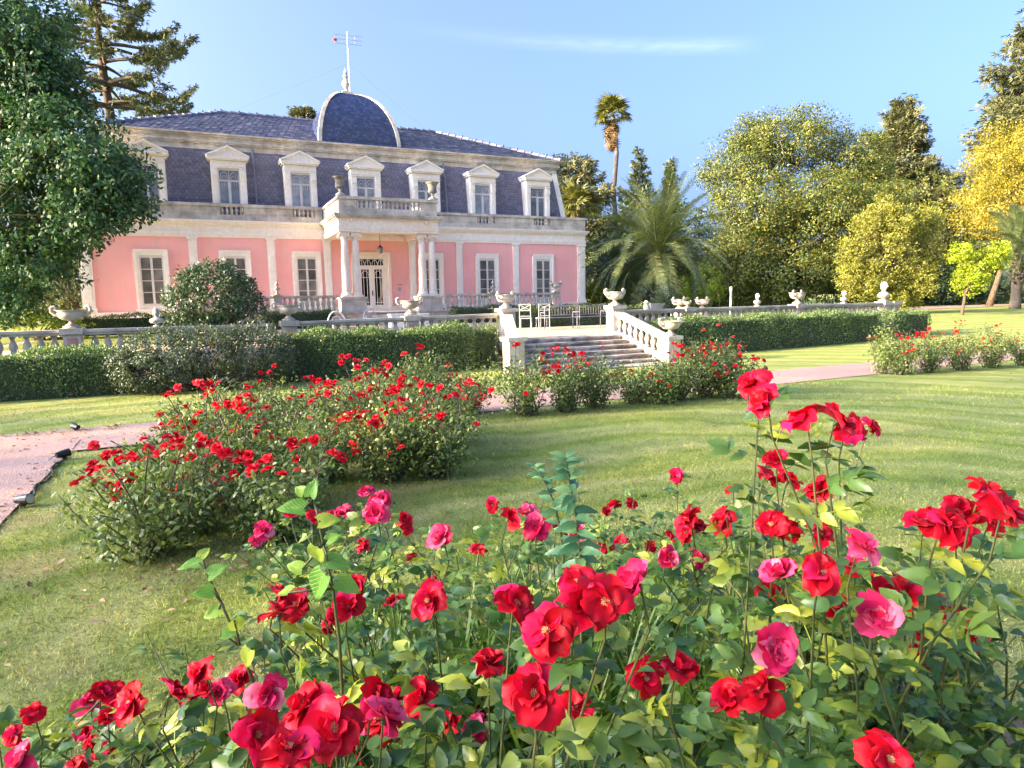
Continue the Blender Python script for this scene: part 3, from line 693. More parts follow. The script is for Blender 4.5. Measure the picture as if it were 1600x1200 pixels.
# ---- hipped tile roof
E0, E1, RZ = (-13.1, .92, 10.86), (13.1, 13.1, 10.86), 13.5
rd = [(-13.1, .92, 10.86), (13.1, .92, 10.86), (13.1, 13.1, 10.86), (-13.1, 13.1, 10.86)]; ra, rb = (-7.1, 7, RZ), (6.6, 7, RZ)
b = MB(); b.add(rd+[ra, rb], [(0, 1, 5, 4), (1, 2, 5), (2, 3, 4, 5), (3, 0, 4), (3, 2, 1, 0)]); roof = b.build('roof', M['slate_base'], H)
parts = [shingles(rd[0], rd[1], ra, rb, 30, .3, .045, rgs), shingles(rd[1], rd[2], rb, rb, 30, .3, .045, rgs), shingles(rd[3], rd[0], ra, ra, 30, .3, .045, rgs), shingles(rd[2], rd[3], rb, ra, 22, .4, .045, rgs)]
v, f = join(parts); big('roof_tiles', v, f, M['tile'], roof, 'stuff')
b = MB()
for p, q in ((rd[0], ra), (rd[1], rb), (ra, rb)):
    p, q = np.array(p, float)+(0, 0, .05), np.array(q, float)+(0, 0, .05); n = int(np.linalg.norm(q-p)/.5)
    for k in range(n):
        a, c = p+(q-p)*k/n, p+(q-p)*(k+1.08)/n; b.tube([a+(0, 0, .03), c], [.13, .09], 6)
        if k % 2 == 0: b.cbox(*(a+(0, 0, .15)), .09, .09, .1)
b.build('ridge_tiles', M['tile'], roof)
# ---- square dome
DY = 4.5
def dw(t): return 2.36*math.sqrt(max(0, 1-t**2.15))*.93+.165*(1-t)+.0     # half width at t=0..1
def dz(t): return 10.86+3.72*t
ts = [math.sin(a) for a in np.linspace(0, math.pi/2*.985, 16)]
KD = 1.38
rings = [[(-dw(t), DY-KD*dw(t), dz(t)), (dw(t), DY-KD*dw(t), dz(t)), (dw(t), DY+KD*dw(t), dz(t)), (-dw(t), DY+KD*dw(t), dz(t))] for t in ts]
b = MB(); vv_ = [p for r in rings for p in r]
b.add(vv_, [(k*4+i, k*4+(i+1) % 4, (k+1)*4+(i+1) % 4, (k+1)*4+i) for k in range(len(ts)-1) for i in range(4)]+[tuple(range(len(vv_)-4, len(vv_)))])
dome = b.build('dome', M['slate_base'], H)
parts = []
for k in range(len(ts)-1):
    for i in range(4):
        j = (i+1) % 4; L = np.linalg.norm(np.array(rings[k+1][i])-np.array(rings[k][i])); n = max(1, int(round(L/.145)))
        parts.append(shingles(rings[k][i], rings[k][j], rings[k+1][i], rings[k+1][j], n, .19, .028, rgs, 1.1))
v, f = join(parts); big('dome_shingles', v, f, M['dome'], dome, 'stuff')
for i in range(4):
    sx, sy = ((-1, -1), (1, -1), (1, 1), (-1, 1))[i]; b = MB(); o = []
    for t in ts:
        x, y, z = sx*dw(t), DY+sy*KD*dw(t), dz(t); w_ = .16
        o += [(x+sx*.05, y+sy*.07, z+.05), (x-sx*w_, y+sy*.07, z+.05), (x-sx*w_, y-sy*w_, z), (x+sx*.05, y-sy*w_, z+.05)]
    fs = [(k*4+a, k*4+(a+1) % 4, (k+1)*4+(a+1) % 4, (k+1)*4+a) for k in range(len(ts)-1) for a in range(4)]
    b.add(o, fs); b.build('dome_rib', M['stone_pale'], dome)
b = MB(); b.box(-.42, .42, DY-.42, DY+.42, 14.44, 14.66); b.box(-.30, .30, DY-.30, DY+.30, 14.66, 14.8)
b.lathe([(.16, 0), (.2, .06), (.1, .14), (.09, .2), (.2, .36), (.24, .5), (.17, .68), (.09, .78), (.12, .86), (.15, .92), (.10, 1.06), (.12, 1.14), (.05, 1.26), (.0, 1.45)], 0, DY, 14.8, 12)
b.build('finial', M['stone_pale'], dome)
# antenna on the roof
an = thing('roof_antenna', 'white mast with a television antenna rising behind the dome', 'antenna', (.55, 5.9, 13.0))
b = MB(); b.tube([(.55, 5.9, 13.0), (.55, 5.9, 18.9)], .05, 8); b.build('mast', M['pole'], an)
b = MB()
for k, z in enumerate((18.18, 18.4, 18.62)): b.tube([(-.3, 6.0-.1*k, z), (1.4, 5.8-.1*k, z)], .012, 4)
for xk in (.7, .95, 1.2): b.tube([(xk, 5.5, 18.4), (xk, 6.2, 18.4)], .008, 4)
b.tube([(1.0, 5.8, 18.1), (1.0, 5.8, 18.7)], .022, 4)
b.build('antenna_rods', M['zinc'], an)
b = MB(); b.box(-.35, -.1, 5.9, 6.0, 18.3, 18.42); b.box(-.24, -.2, 5.9, 6.0, 18.15, 18.6); b.build('dipole_box', M['redcap'], an)
b = MB()
for q in ((-9.0, 8, 12.6), (6.0, 6.8, 13.5), (1.5, 12, 12.0)): b.tube([(.55, 5.9, 17.0), q], .0035, 3)
b.build('guy_wire', M['zinc'], an)
# lantern in the porch
la = thing('hanging_lantern', 'black lantern hanging on a chain from the porch ceiling', 'lantern', (.02, -2.2, 4.5))
b = MB(); b.tube([(.02, -2.2, 4.9), (.02, -2.2, 5.79)], .012, 5); b.build('chain', M['iron'], la)
b = MB(); b.lathe([(.10, 0), (.12, .02), (.12, .03)], .02, -2.2, 4.52, 6); b.lathe([(.16, .0), (.05, .1), (.02, .14)], .02, -2.2, 4.83, 6)
for a in range(6): t = a*math.pi/3; b.tube([(.02+.11*math.cos(t), -2.2+.11*math.sin(t), 4.54), (.02+.15*math.cos(t), -2.2+.15*math.sin(t), 4.84)], .01, 4)
b.build('lantern_cage', M['iron'], la)
b = MB(); b.lathe([(.095, 0), (.135, .27)], .02, -2.2, 4.555, 6); b.build('lantern_glass', M['glass_pale'], la)

# ================================================================== TERRACE BALUSTRADE AND STEPS
ter_bal = bal_mesh('baluster', .46, .085, 'stone_pale', 10)
def balustrade(label, x0, x1, y, zr0, zr1, piers, step=.25, end=True, wall=True):
    """low wall, plinth, balusters, rail; rail top goes from zr0 at x0 to zr1 at x1"""
    t = thing('terrace_balustrade', label, 'balustrade', (x0, y, 0), 'stone balustrades of the terrace')
    zr = lambda x: zr0+(zr1-zr0)*(x-x0)/(x1-x0)
    b = MB(); b.box(x0, x1, y-.02, y+.14, -.2, .55); b.build('retaining_wall', M['stone_pale'], t)
    def slab(x0, x1, dy0, dy1, lo, hi, b):
        b.hexa([(x0, y+dy0, zr(x0)+lo), (x1, y+dy0, zr(x1)+lo), (x1, y+dy1, zr(x1)+lo), (x0, y+dy1, zr(x0)+lo), (x0, y+dy0, zr(x0)+hi), (x1, y+dy0, zr(x1)+hi), (x1, y+dy1, zr(x1)+hi), (x0, y+dy1, zr(x0)+hi)])
    b = MB(); slab(x0, x1, -.08, .2, -.82, -.58, b); b.build('plinth', M['stone'], t)
    b = MB(); slab(x0, x1, -.07, .19, -.12, -.06, b); slab(x0, x1, -.11, .23, -.06, 0, b); b.build('rail', M['stone'], t)
    for p in piers:
        b = MB(); z = zr(p); b.box(p-.17, p+.17, y-.12, y+.24, -.2, z-.1); b.box(p-.22, p+.22, y-.17, y+.29, z-.1, z+.03); q = b.build('pier', M['stone_pale'], t)
        b = MB(); b.box(p-.1, p+.1, y-.13, y-.118, z-.52, z-.18); b.build('panel', M['panel_pink'], q)
    x = x0+step*.6
    while x < x1-.1:
        if min([abs(x-p) for p in piers]+[9]) > .24: put('baluster', ter_bal, t, (x, y+.06, zr(x)-.58))
        x += step
    return t
balustrade('weathered stone balustrade at the far left behind the clipped hedge', -16.5, -7.6, -21.4, 1.335, 1.335, [-15.2, -11.75])
balustrade('stone balustrade between the loose shrub and the garden steps', -7.4, -1.6, -21.4, 1.36, 1.43, [-7.2, -4.08])
balustrade('long pale balustrade above the clipped hedge right of the steps', 2.5, 14.95, -21.4, 1.42, 1.44, [5.25, 10.2, 14.8])
balustrade('short side balustrade at the right end of the terrace', 15.2, 15.5, -21.4, 1.44, 1.44, [15.35])
# steps
ST = thing('garden_steps', 'flight of worn grey stone steps rising from the path to the terrace', 'steps', (.2, -23, 0))
for k in range(6):
    zt = .70-.117*k; y1 = -22.1-.34*k; fl = k/6
    l0, r0 = -1.08-1.0*(k+.0)/6, 2.12+.1*k/6
    b = MB(); b.box(l0-.25, r0+.2, y1-.34-.02, y1+.05-(.0 if k else -.0), -.15, zt-.117+.0) if k == 5 and False else None
    b.box(l0, r0, y1-.0, -21.1 if k == 0 else y1+.42, -.15, zt-.05); b.box(l0, r0, y1-.045, -21.1 if k == 0 else y1+.42, zt-.05, zt)
    b.build('step', M['stair'], ST)
b = MB(); b.box(-2.25, 2.35, -24.5, -23.7, -.1, .03); b.build('bottom_slab', M['stair'], ST)
rail_bal = bal_mesh('baluster', .44, .085, 'stone_pale', 10)
def stair_rail(xa, xb, ya, yb, za, zb, label):
    t = thing('stair_balustrade', label, 'balustrade', (xb, yb, 0), 'sloping balustrades of the steps')
    d = np.array([xb-xa, yb-ya]); n = np.array([-d[1], d[0]])/np.linalg.norm(d)
    def bar(w, lo, hi, name, mat):
        p = []
        for lvl in (lo, hi):
            for (x, y, z), s in (((xa, ya, za), -1), ((xb, yb, zb), -1), ((xb, yb, zb), 1), ((xa, ya, za), 1)): p.append((x+n[0]*w*s, y+n[1]*w*s, z+lvl))
        b = MB(); b.hexa(p); return b.build(name, M[mat], t)
    bar(.15, -.10, 0, 'handrail', 'stone_pale'); bar(.11, -.15, -.10, 'handrail', 'stone_pale'); bar(.16, -1.0, -.58, 'string_wall', 'stone_pale')
    for k in range(9):
        q = (k+.9)/9.6; put('baluster', rail_bal, t, (xa+(xb-xa)*q, ya+(yb-ya)*q, za+(zb-za)*q-.60))
    b = MB(); b.box(xa-.19, xa+.19, ya-.19, ya+.19, .4, za+.02); b.box(xa-.25, xa+.25, ya-.25, ya+.25, za+.02, za+.12); b.build('upper_pier', M['stone_pale'], t)
    b = MB(); b.box(xb-.2, xb+.2, yb-.2, yb+.2, -.1, zb-.06); b.box(xb-.25, xb+.25, yb-.25, yb+.25, zb-.06, zb+.04); b.build('lower_pier', M['stone_pale'], t)
stair_rail(-1.35, -2.32, -21.55, -24.05, 1.45, .86, 'shaded sloping stone handrail on the left of the steps')
stair_rail(2.30, 2.42, -21.55, -24.05, 1.45, .70, 'sunlit sloping stone handrail on the right of the steps')

# ================================================================== URNS, BUSTS
def urn_parts(mat):
    b = MB(); b.box(-.13, .13, -.13, .13, 0, .05); b.lathe([(.12, .05), (.13, .07), (.06, .11), (.05, .15), (.08, .17)], n=14); foot_ = b.mesh('foot', M[mat], True)
    b = MB(); b.lathe([(.06, .17), (.18, .19), (.24, .24), (.265, .32), (.25, .36), (.30, .385), (.31, .40), (.27, .40), (.23, .37), (.0, .36)], n=20); bowl = b.mesh('bowl', M[mat], True)
    b = MB(); b.tube([(.24, 0, .27), (.33, 0, .29), (.40, 0, .36), (.40, 0, .45), (.34, 0, .48), (.30, 0, .45), (.32, 0, .41), (.35, 0, .42)], [.03, .032, .034, .034, .03, .027, .022, .016], 7); hand = b.mesh('handle', M[mat], True)
    return foot_, bowl, hand
URN = {k: urn_parts(k) for k in ('stone_pale', 'stone', 'stone_dark')}
def urn(loc, label, s=1., rz=0., mat='stone_pale', grp='stone urns with scroll handles', handles=True):
    t = thing('garden_urn', label, 'urn', loc, grp); t.rotation_euler[2] = rz; t.scale = (s,)*3
    f_, b_, h_ = URN[mat]
    for n, me, r in (('foot', f_, 0), ('bowl', b_, 0))+((('handle', h_, 0), ('handle', h_, math.pi)) if handles else ()):
        o = bpy.data.objects.new(n, me); col.objects.link(o); o.parent = t; o.rotation_euler[2] = r
    return t
y_ = -21.34
urn((-11.75, y_, 1.365), 'wide grey urn on the leftmost balustrade pier beside the pink panel', 1.0, -.3, 'stone')
urn((-7.2, y_, 1.39), 'pale shallow urn just right of the round dark shrub', .95, .2, 'stone_pale')
urn((-4.08, y_, 1.455), 'urn with tall curled handles standing before the mansion door', .95, .1, 'stone')
urn((-1.37, -21.55, 1.57), 'urn on the upper left pier of the steps', .95, .5, 'stone')
urn((2.30, -21.55, 1.57), 'sunlit urn on the upper right pier of the steps', 1.05, .2, 'stone_pale')
urn((2.42, -24.05, .74), 'white urn on the lower right pier at the foot of the steps', 1.0, .1, 'stone_pale')
urn((5.25, y_, 1.46), 'low urn on the second pier right of the steps', .45, .1, 'stone_pale')
urn((10.2, y_, 1.47), 'pale urn with upright scrolls on the right balustrade, over the long hedge', 1.0, .35, 'stone')
urn((9.9, -15.2, 1.25), 'large pale urn on a pedestal beyond the balustrade, left of a pair', 1.15, .3, 'stone')
urn((11.2, -15.2, 1.25), 'large pinkish urn on a pedestal beyond the balustrade, right of a pair', 1.1, .3, 'stone_pale')
urn((9.7, -4.45, 2.30), 'urn on the right end pier of the porch balustrade', 1.2, .3, 'stone_pale')
for x in (9.9, 11.2):
    b = MB(); b.box(x-.25, x+.25, -15.45, -14.95, .7, 1.15); b.box(x-.3, x+.3, -15.5, -14.9, 1.15, 1.25)
    tag(b.build('pedestal', M['stone_pale'], loc=(x, -15.2, .7)), 'square stone pedestal under the %s of two large urns' % ('left' if x < 10 else 'right'), 'pedestal', 'pedestals beyond the balustrade')
for x, s in ((-2.42, 'left'), (2.40, 'right')):      # tall campana urns on the balcony
    t = thing('balcony_urn', 'dark weathered tall urn on the %s corner of the balcony' % s, 'urn', (x, -4.32, 7.15), 'urns on the balcony corners')
    b = MB(); b.box(x-.2, x+.2, -4.52, -4.12, 7.15, 7.24); b.lathe([(.17, 0), (.18, .03), (.07, .10), (.06, .2), (.12, .24)], x, -4.32, 7.24, 12); b.build('foot', M['stone'], t, True)
    b = MB(); b.lathe([(.10, .24), (.22, .30), (.24, .38), (.21, .42), (.22, .62), (.27, .74), (.34, .80), (.34, .83), (.2, .80)], x, -4.32, 7.24, 18); b.build('bowl', M['stone_dark'], t, True)
for x, s in ((-5.7, 'left'), (5.7, 'right')):        # pine-cone finials on the porch balustrade
    t = thing('stone_finial', 'small tiered stone finial on the porch balustrade, %s of the door' % s, 'finial', (x, -4.45, 2.29), 'finials on the porch balustrade')
    b = MB(); b.box(x-.12, x+.12, -4.57, -4.33, 2.29, 2.35); b.lathe([(.1, 0), (.05, .06), (.06, .16), (.14, .22), (.15, .27), (.06, .3), (.05, .4), (.10, .44), (.06, .5), (.03, .6), (0, .68)], x, -4.45, 2.35, 10); b.build('body', M['stone'], t, True)
def bust(loc, label, s=1., mat='stone_pale'):
    t = thing('stone_bust', label, 'bust', loc, 'busts on the balustrade'); t.scale = (s,)*3; x, y, z = loc
    def part(n, mb):
        o = bpy.data.objects.new(n, mb.mesh(n, M[mat], True)); col.objects.link(o); o.parent = t
    b = MB(); b.box(-.11, .11, -.09, .09, 0, .05); b.lathe([(.06, .05), (.05, .09), (.08, .11)], n=10); part('socle', b)
    b = MB(); b.lathe([(.06, .10), (.16, .13), (.19, .19), (.17, .24), (.09, .28), (.06, .30), (.055, .36)], n=14, sx=1.1, sy=.75); part('shoulders', b)
    b = MB(); b.lathe([(.03, .32), (.075, .36), (.098, .42), (.105, .48), (.09, .54), (.05, .575), (0, .585)], n=12, sx=.9, sy=1.05); b.tube([(0, -.09, .48), (0, -.125, .44), (0, -.10, .425)], [.012, .02, .012], 5); part('head', b)
bust((-10.1, y_, 1.335), 'dark weathered stone bust on the rail left of the round shrub', .75, 'stone')
bust((8.3, y_, 1.43), 'small pale bust on the right balustrade near the slim lamp', .75)
bust((12.6, y_, 1.44), 'pale bust on the right balustrade beyond the scroll urn', .8)
bust((14.8, y_, 1.47), 'large pale statue bust on the end pier behind the yellow shrub', 1.3)
# slim bollard lamp
t = thing('bollard_lamp', 'slim pale bollard lamp standing behind the right balustrade', 'lamp', (7.7, -20.7, .7))
b = MB(); b.tube([(7.7, -20.7, .7), (7.7, -20.7, 2.0)], .035, 8); b.build('post', M['stone'], t)
b = MB(); b.lathe([(.05, 0), (.05, .12), (.03, .14)], 7.7, -20.7, 1.98, 8); b.build('lamp_head', M['white_metal'], t)
# stone planter trough between steps and pair of urns
t = thing('stone_planter', 'low sunlit stone planter on the rail just right of the steps', 'planter', (3.9, y_, 1.43))
b = MB(); b.hexa([(3.72, y_-.1, 1.43), (4.15, y_-.1, 1.43), (4.15, y_+.1, 1.43), (3.72, y_+.1, 1.43), (3.68, y_-.14, 1.6), (4.25, y_-.14, 1.6), (4.25, y_+.14, 1.6), (3.68, y_+.14, 1.6)]); b.build('trough', M['stone_pale'], t)
b = MB(); b.lathe([(.07, 0), (.1, .06), (.06, .16), (.08, .22), (.03, .28)], 3.62, y_, 1.43, 8); b.build('scroll', M['stone_pale'], t)

# ================================================================== TERRACE FURNITURE
def chair(loc, rz, label):
    t = thing('metal_chair', label, 'chair', loc, 'white metal chairs on the terrace'); t.rotation_euler[2] = rz
    def part(n, mb):
        o = bpy.data.objects.new(n, mb.mesh(n, M['white_metal'])); col.objects.link(o); o.parent = t
    for sx in (-1, 1):
        b = MB(); b.tube([(sx*.2, -.2, 0), (sx*.2, -.2, .44)], .016, 5); part('leg', b)
        b = MB(); b.tube([(sx*.2, .22, 0), (sx*.2, .2, .44), (sx*.2, .25, .95)], .016, 5); part('leg', b)
    b = MB(); b.box(-.22, .22, -.22, .22, .43, .455); part('seat', b)
    b = MB()
    for z in (.52, .72, .94): b.tube([(-.2, .205+.1*(z-.5), z), (.2, .205+.1*(z-.5), z)], .014, 4)
    b.tube([(-.2, .22, .73), (.2, .245, .93)], .013, 4); b.tube([(.2, .22, .73), (-.2, .245, .93)], .013, 4); part('backrest', b)
chair((1.55, -16.9, .7), 2.6, 'white metal chair with crossed back, left of the two above the steps')
chair((2.15, -17.1, .7), 2.9, 'white metal chair with crossed back, right of the two above the steps')
def bench(loc, rz, label, L=1.3):
    t = thing('metal_bench', label, 'bench', loc, 'metal benches on the terrace'); t.rotation_euler[2] = rz
    def part(n, mb):
        o = bpy.data.objects.new(n, mb.mesh(n, M['zinc'])); col.objects.link(o); o.parent = t
    for sx in (-1, 1):
        for sy, h in ((-.22, .62), (.22, .85)):
            b = MB(); b.tube([(sx*L/2, sy, 0), (sx*L/2, sy, h)], .018, 5); part('leg', b)
        b = MB(); b.tube([(sx*L/2, -.22, .62), (sx*L/2, .22, .62)], .016, 5); part('armrest', b)
    for k in range(4): b = MB(); b.cbox(0, -.18+.12*k, .42, L, .08, .02); part('slat', b)
    b = MB(); b.tube([(-L/2, .22, .85), (L/2, .22, .85)], .018, 5); b.tube([(-L/2, .22, .52), (L/2, .22, .52)], .014, 5)
    for k in range(11): x = -L/2+L*(k+.5)/11; b.tube([(x, .22, .52), (x, .22, .85)], .009, 4)
    part('backrest', b)
bench((3.1, -16.6, .7), 3.0, 'grey metal bench with barred back, left of the two above the steps')
bench((4.6, -16.4, .7), 3.2, 'grey metal bench with barred back, right of the two above the steps')
for k, (x, wd, s) in enumerate(((-1.05, .75, 'left'), (-.2, 1.0, 'right'))):
    b = MB(); b.box(x-wd/2, x+wd/2, -9.4, -8.8, .7, 1.25); b.box(x-wd/2-.04, x+wd/2+.04, -9.44, -8.76, 1.25, 1.32)
    tag(b.build('stone_block', M['cream'], loc=(x, -9.1, .7)), 'low cream stone block before the door, the %s of two' % s, 'block', 'stone blocks before the door')
for k, (x, y) in enumerate(((-4.9, -15.2), (-2.5, -16.4), (-2.1, -8.2))):
    t = thing('rounded_garden_chair', 'white rounded-back garden chair behind the balustrade, %s one from the left' % ('first', 'third', 'second')[k], 'chair', (x, y, .7), 'rounded garden chairs')
    b = MB(); b.lathe([(.26, .40), (.28, .42), (.26, .44)], x, y, .7, 12); b.build('seat', M['white_metal'], t)
    b = MB(); b.tube([(x+.3*math.cos(a), y+.1*math.sin(a), .7+.42+.42*math.sin(a)) for a in np.linspace(0, math.pi, 9)], .028, 5); b.tube([(x+.18*math.cos(a), y+.05, .7+.42+.26*math.sin(a)) for a in np.linspace(0, math.pi, 7)], .018, 5); b.build('backrest', M['white_metal'], t)
    for a in range(4): b = MB(); q = a*math.pi/2+.7; b.tube([(x+.22*math.cos(q), y+.22*math.sin(q), .7), (x+.2*math.cos(q), y+.2*math.sin(q), 1.1)], .016, 5); b.build('leg', M['white_metal'], t)

# ================================================================== GARDEN SPOTLIGHTS
def spot(p, rz, label, s=1.):
    t = thing('garden_spotlight', label, 'spotlight', (p[0], p[1], float(gh(p[0], p[1]))), 'spotlights along the path edge'); t.rotation_euler[2] = rz; t.scale = (s,)*3
    def part(n, mb, mat):
        o = bpy.data.objects.new(n, mb.mesh(n, M[mat])); col.objects.link(o); o.parent = t
    b = MB(); b.tube([(-.10, 0, .09), (-.02, 0, .1), (0, 0, .1), (.09, 0, .11)], [.045, .055, .06, .064], 14); part('housing', b, 'blackplastic')
    b = MB(); b.tube([(.091, 0, .11), (.096, 0, .1105)], .055, 14); part('lens', b, 'lens')
    b = MB(); b.tube([(0, 0, -.02), (0, 0, .05)], .012, 5); b.box(-.03, .03, -.06, .06, .03, .04); part('bracket', b, 'blackplastic')
    b = MB(); b.tube([(-.1, 0, .09), (-.17, .03, .06), (-.2, .08, .012), (-.14, .16, .01), (-.02, .15, .01)], .006, 5); part('cable', b, 'blackplastic')
spot((-10.76, -31.59), -.6, 'black garden spotlight lying nearest the viewer at the left path edge', .75)
spot((-10.78, -29.5), .5, 'grey-lensed garden spotlight at the corner of the two paths', .75)
spot((-10.96, -27.35), 2.2, 'small dark spotlight on the far edge of the path at left', .7)
spot((2.87, -27.05), 1.0, 'small dark spotlight on the far path edge right of the rose row', .7)

# ================================================================== HEDGES AND SHRUBS
def hedge(label, x0, x1, y0, y1, z0, z1, leaf, seed, dens=900, size=.055, grp='clipped hedges', rough=.05, name='clipped_hedge', woody=True, topwob=.03):
    rng = np.random.default_rng(seed); t = thing(name, label, 'hedge', ((x0+x1)/2, (y0+y1)/2, z0), grp)
    b = MB(); i = .07; b.box(x0+i, x1-i, y0+i, y1-i, z0, z1-i); b.build('shaded_core', M['core_shade'], t)  # solid dark box stands in for the shaded inside of the hedge
    P = []; Nn = []
    for (ax, n_) in (('f', (0, -1, 0)), ('b', (0, 1, 0)), ('t', (0, 0, 1)), ('l', (-1, 0, 0)), ('r', (1, 0, 0))):
        A = {'f': (x1-x0)*(z1-z0), 'b': (x1-x0)*(z1-z0)*.4, 't': (x1-x0)*(y1-y0)*1.2, 'l': (y1-y0)*(z1-z0), 'r': (y1-y0)*(z1-z0)}[ax]
        n = int(A*dens); q = rng.uniform(size=(n, 3))*np.array([x1-x0, y1-y0, z1-z0])+np.array([x0, y0, z0])
        if ax == 'f': q[:, 1] = y0
        if ax == 'b': q[:, 1] = y1
        if ax == 't': q[:, 2] = z1
        if ax == 'l': q[:, 0] = x0
        if ax == 'r': q[:, 0] = x1
        q += np.array(n_)*rng.normal(-.02, rough, (n, 1)); P.append(q); Nn.append(np.tile(np.array(n_, float), (n, 1)))
    P, Nn = np.concatenate(P), np.concatenate(Nn)
    bulge = .05*np.sin(P[:, 0]*2.1+seed)+.04*np.sin(P[:, 0]*5.3+P[:, 2]*3+seed); P += Nn*bulge[:, None]; P[:, 2] += topwob*np.sin(P[:, 0]*3.7+seed)*(P[:, 2]-z0)/(z1-z0)
    keep = rng.uniform(size=len(P)) < np.clip(.55+(P[:, 2]-z0)/(z1-z0)*.7, 0, 1); P, Nn = P[keep], Nn[keep]
    D = norm(Nn*.4+np.array([0, 0, .7])+rng.normal(size=P.shape)*.55); NN = norm(Nn*np.where(Nn[:, 2:3] > .5, .15, 1)+rng.normal(size=P.shape)*.5)
    v, f = scatter('diamond', P, D, NN, size*rng.uniform(.6, 1.4, len(P))); big('foliage', v, f, M[leaf], t, 'stuff')
    if woody:       # bare stems showing low on the face
        b = MB(); n = int((x1-x0)*9)
        for k in range(n):
            x = rng.uniform(x0, x1); zz = z0+(z1-z0)*rng.uniform(.35, .75); y = y0+rng.uniform(-.01, .09)
            b.tube([(x, y+.05, z0-.05), (x+rng.normal()*.05, y, (z0+zz)/2), (x+rng.normal()*.1, y-.01, zz)], [.013, .009, .004], 4)
        b.build('stems', M['oldcane'], t)['kind'] = 'stuff'
    return t
M['core_shade'] = m_plain('hedge_core_shade', (.045, .065, .032), .95, .3, 10)  # dark green of the hedge core, shade between leaves put into the colour
hedge('dark clipped hedge at far left below the balustrade', -16.5, -10.6, -22.85, -21.75, 0, .88, 'lf_hedge', 1, 1100)
hedge('clipped hedge between the loose grey shrub and the steps', -7.55, -2.85, -22.75, -21.7, 0, 1.06, 'lf_hedge', 2, 1300)
hedge('short block of clipped hedge hard against the left of the steps', -2.95, -2.0, -22.4, -21.6, 0, 1.02, 'lf_hedge', 3, 1300)
hedge('long clipped hedge with sunlit top right of the steps', 3.2, 12.95, -22.6, -21.7, .02, 1.07, 'lf_hedge', 4, 1000)
hedge('short clipped hedge beyond the gap, at the right end of the balustrade', 13.9, 15.9, -22.5, -21.7, .05, 1.04, 'lf_hedge', 5, 900)
for k, (a, c, lb) in enumerate(((-14.2, -8.2, 'low box hedge before the mansion at far left'), (-6.5, -3.5, 'low box hedge left of the porch columns'), (2.6, 7.5, 'low box hedge right of the porch columns'), (7.7, 12.5, 'low box hedge under the right end of the porch balustrade'))):
    hedge(lb, a, c, -6.7, -5.8, .7, 1.45, 'lf_lowhedge', 20+k, 420, .07, 'low box hedges before the mansion', name='low_box_hedge', woody=False)
hedge('low hedge behind the benches above the steps', 1.6, 9.4, -14.6, -13.9, .7, 1.42, 'lf_lowhedge', 26, 420, .07, 'low box hedges before the mansion', name='low_box_hedge', woody=False)
def shrub(name, label, base, blobs, leaf, n, per, cr, size, seed, tpl='oval', stems=14, grp=None, **kw):
    rng = np.random.default_rng(seed); base = np.array(base, float); t = thing(name, label, 'shrub', base, grp)
    (v, f), cc = crown(rng, blobs, n, per, cr, size, tpl, **kw)
    b = MB(); b.tube([base-(0, 0, .1), base+(0, 0, .1)], .16, 6)
    for q in cc[rng.choice(len(cc), min(stems, len(cc)), False)]: limb(b, base+rng.normal(size=3)*(.12, .1, 0), q, .03, .006, rng, .15, 5)
    b.build('stems', M['bark'], t, True)['kind'] = 'stuff'; big('foliage', v, f, M[leaf], t, 'stuff'); return t
shrub('round_shrub', 'round dark camellia shrub standing before the left of the mansion', (-8.85, -20.6, .7),
      [(-8.85, -20.6, 2.0, 1.02, .95, .82), (-9.3, -20.7, 1.7, .7, .7, .7), (-8.35, -20.6, 1.75, .7, .7, .75), (-8.8, -20.5, 2.45, .62, .6, .45)], 'lf_camellia', 620, 26, .17, .075, 31, stems=24, shell=(.72, 1.03), up=.5)
shrub('loose_shrub', 'wide loose grey-green shrub growing over the hedge gap at left', (-9.2, -23.1, 0),
      [(-9.9, -23.1, .72, .95, .8, .62), (-9.1, -23.1, .85, .95, .8, .55), (-8.2, -23.1, .8, .85, .75, .6), (-10.4, -23.1, .5, .6, .6, .45), (-7.8, -23.0, .6, .5, .6, .5)], 'lf_shrub', 900, 30, .14, .06, 32, tpl='diamond', stems=40, shell=(.7, 1.05), up=.4)
shrub('dark_bank', 'dark low shrub bank at the right edge beyond the far path', (50, 0, .7), [(46, 1, 1.6, 4, 2.5, 1.3), (52, 0, 1.7, 4.5, 2.5, 1.5), (60, -1, 1.7, 5, 2.5, 1.5)], 'lf_ivy', 500, 24, .5, .26, 33, tpl='diamond')

# ================================================================== TREES
def blob(px, py, D, rx, rz, ry=None): c = at_d(px, py, D); return (c[0], c[1], c[2], rx, ry or rx*.9, rz)
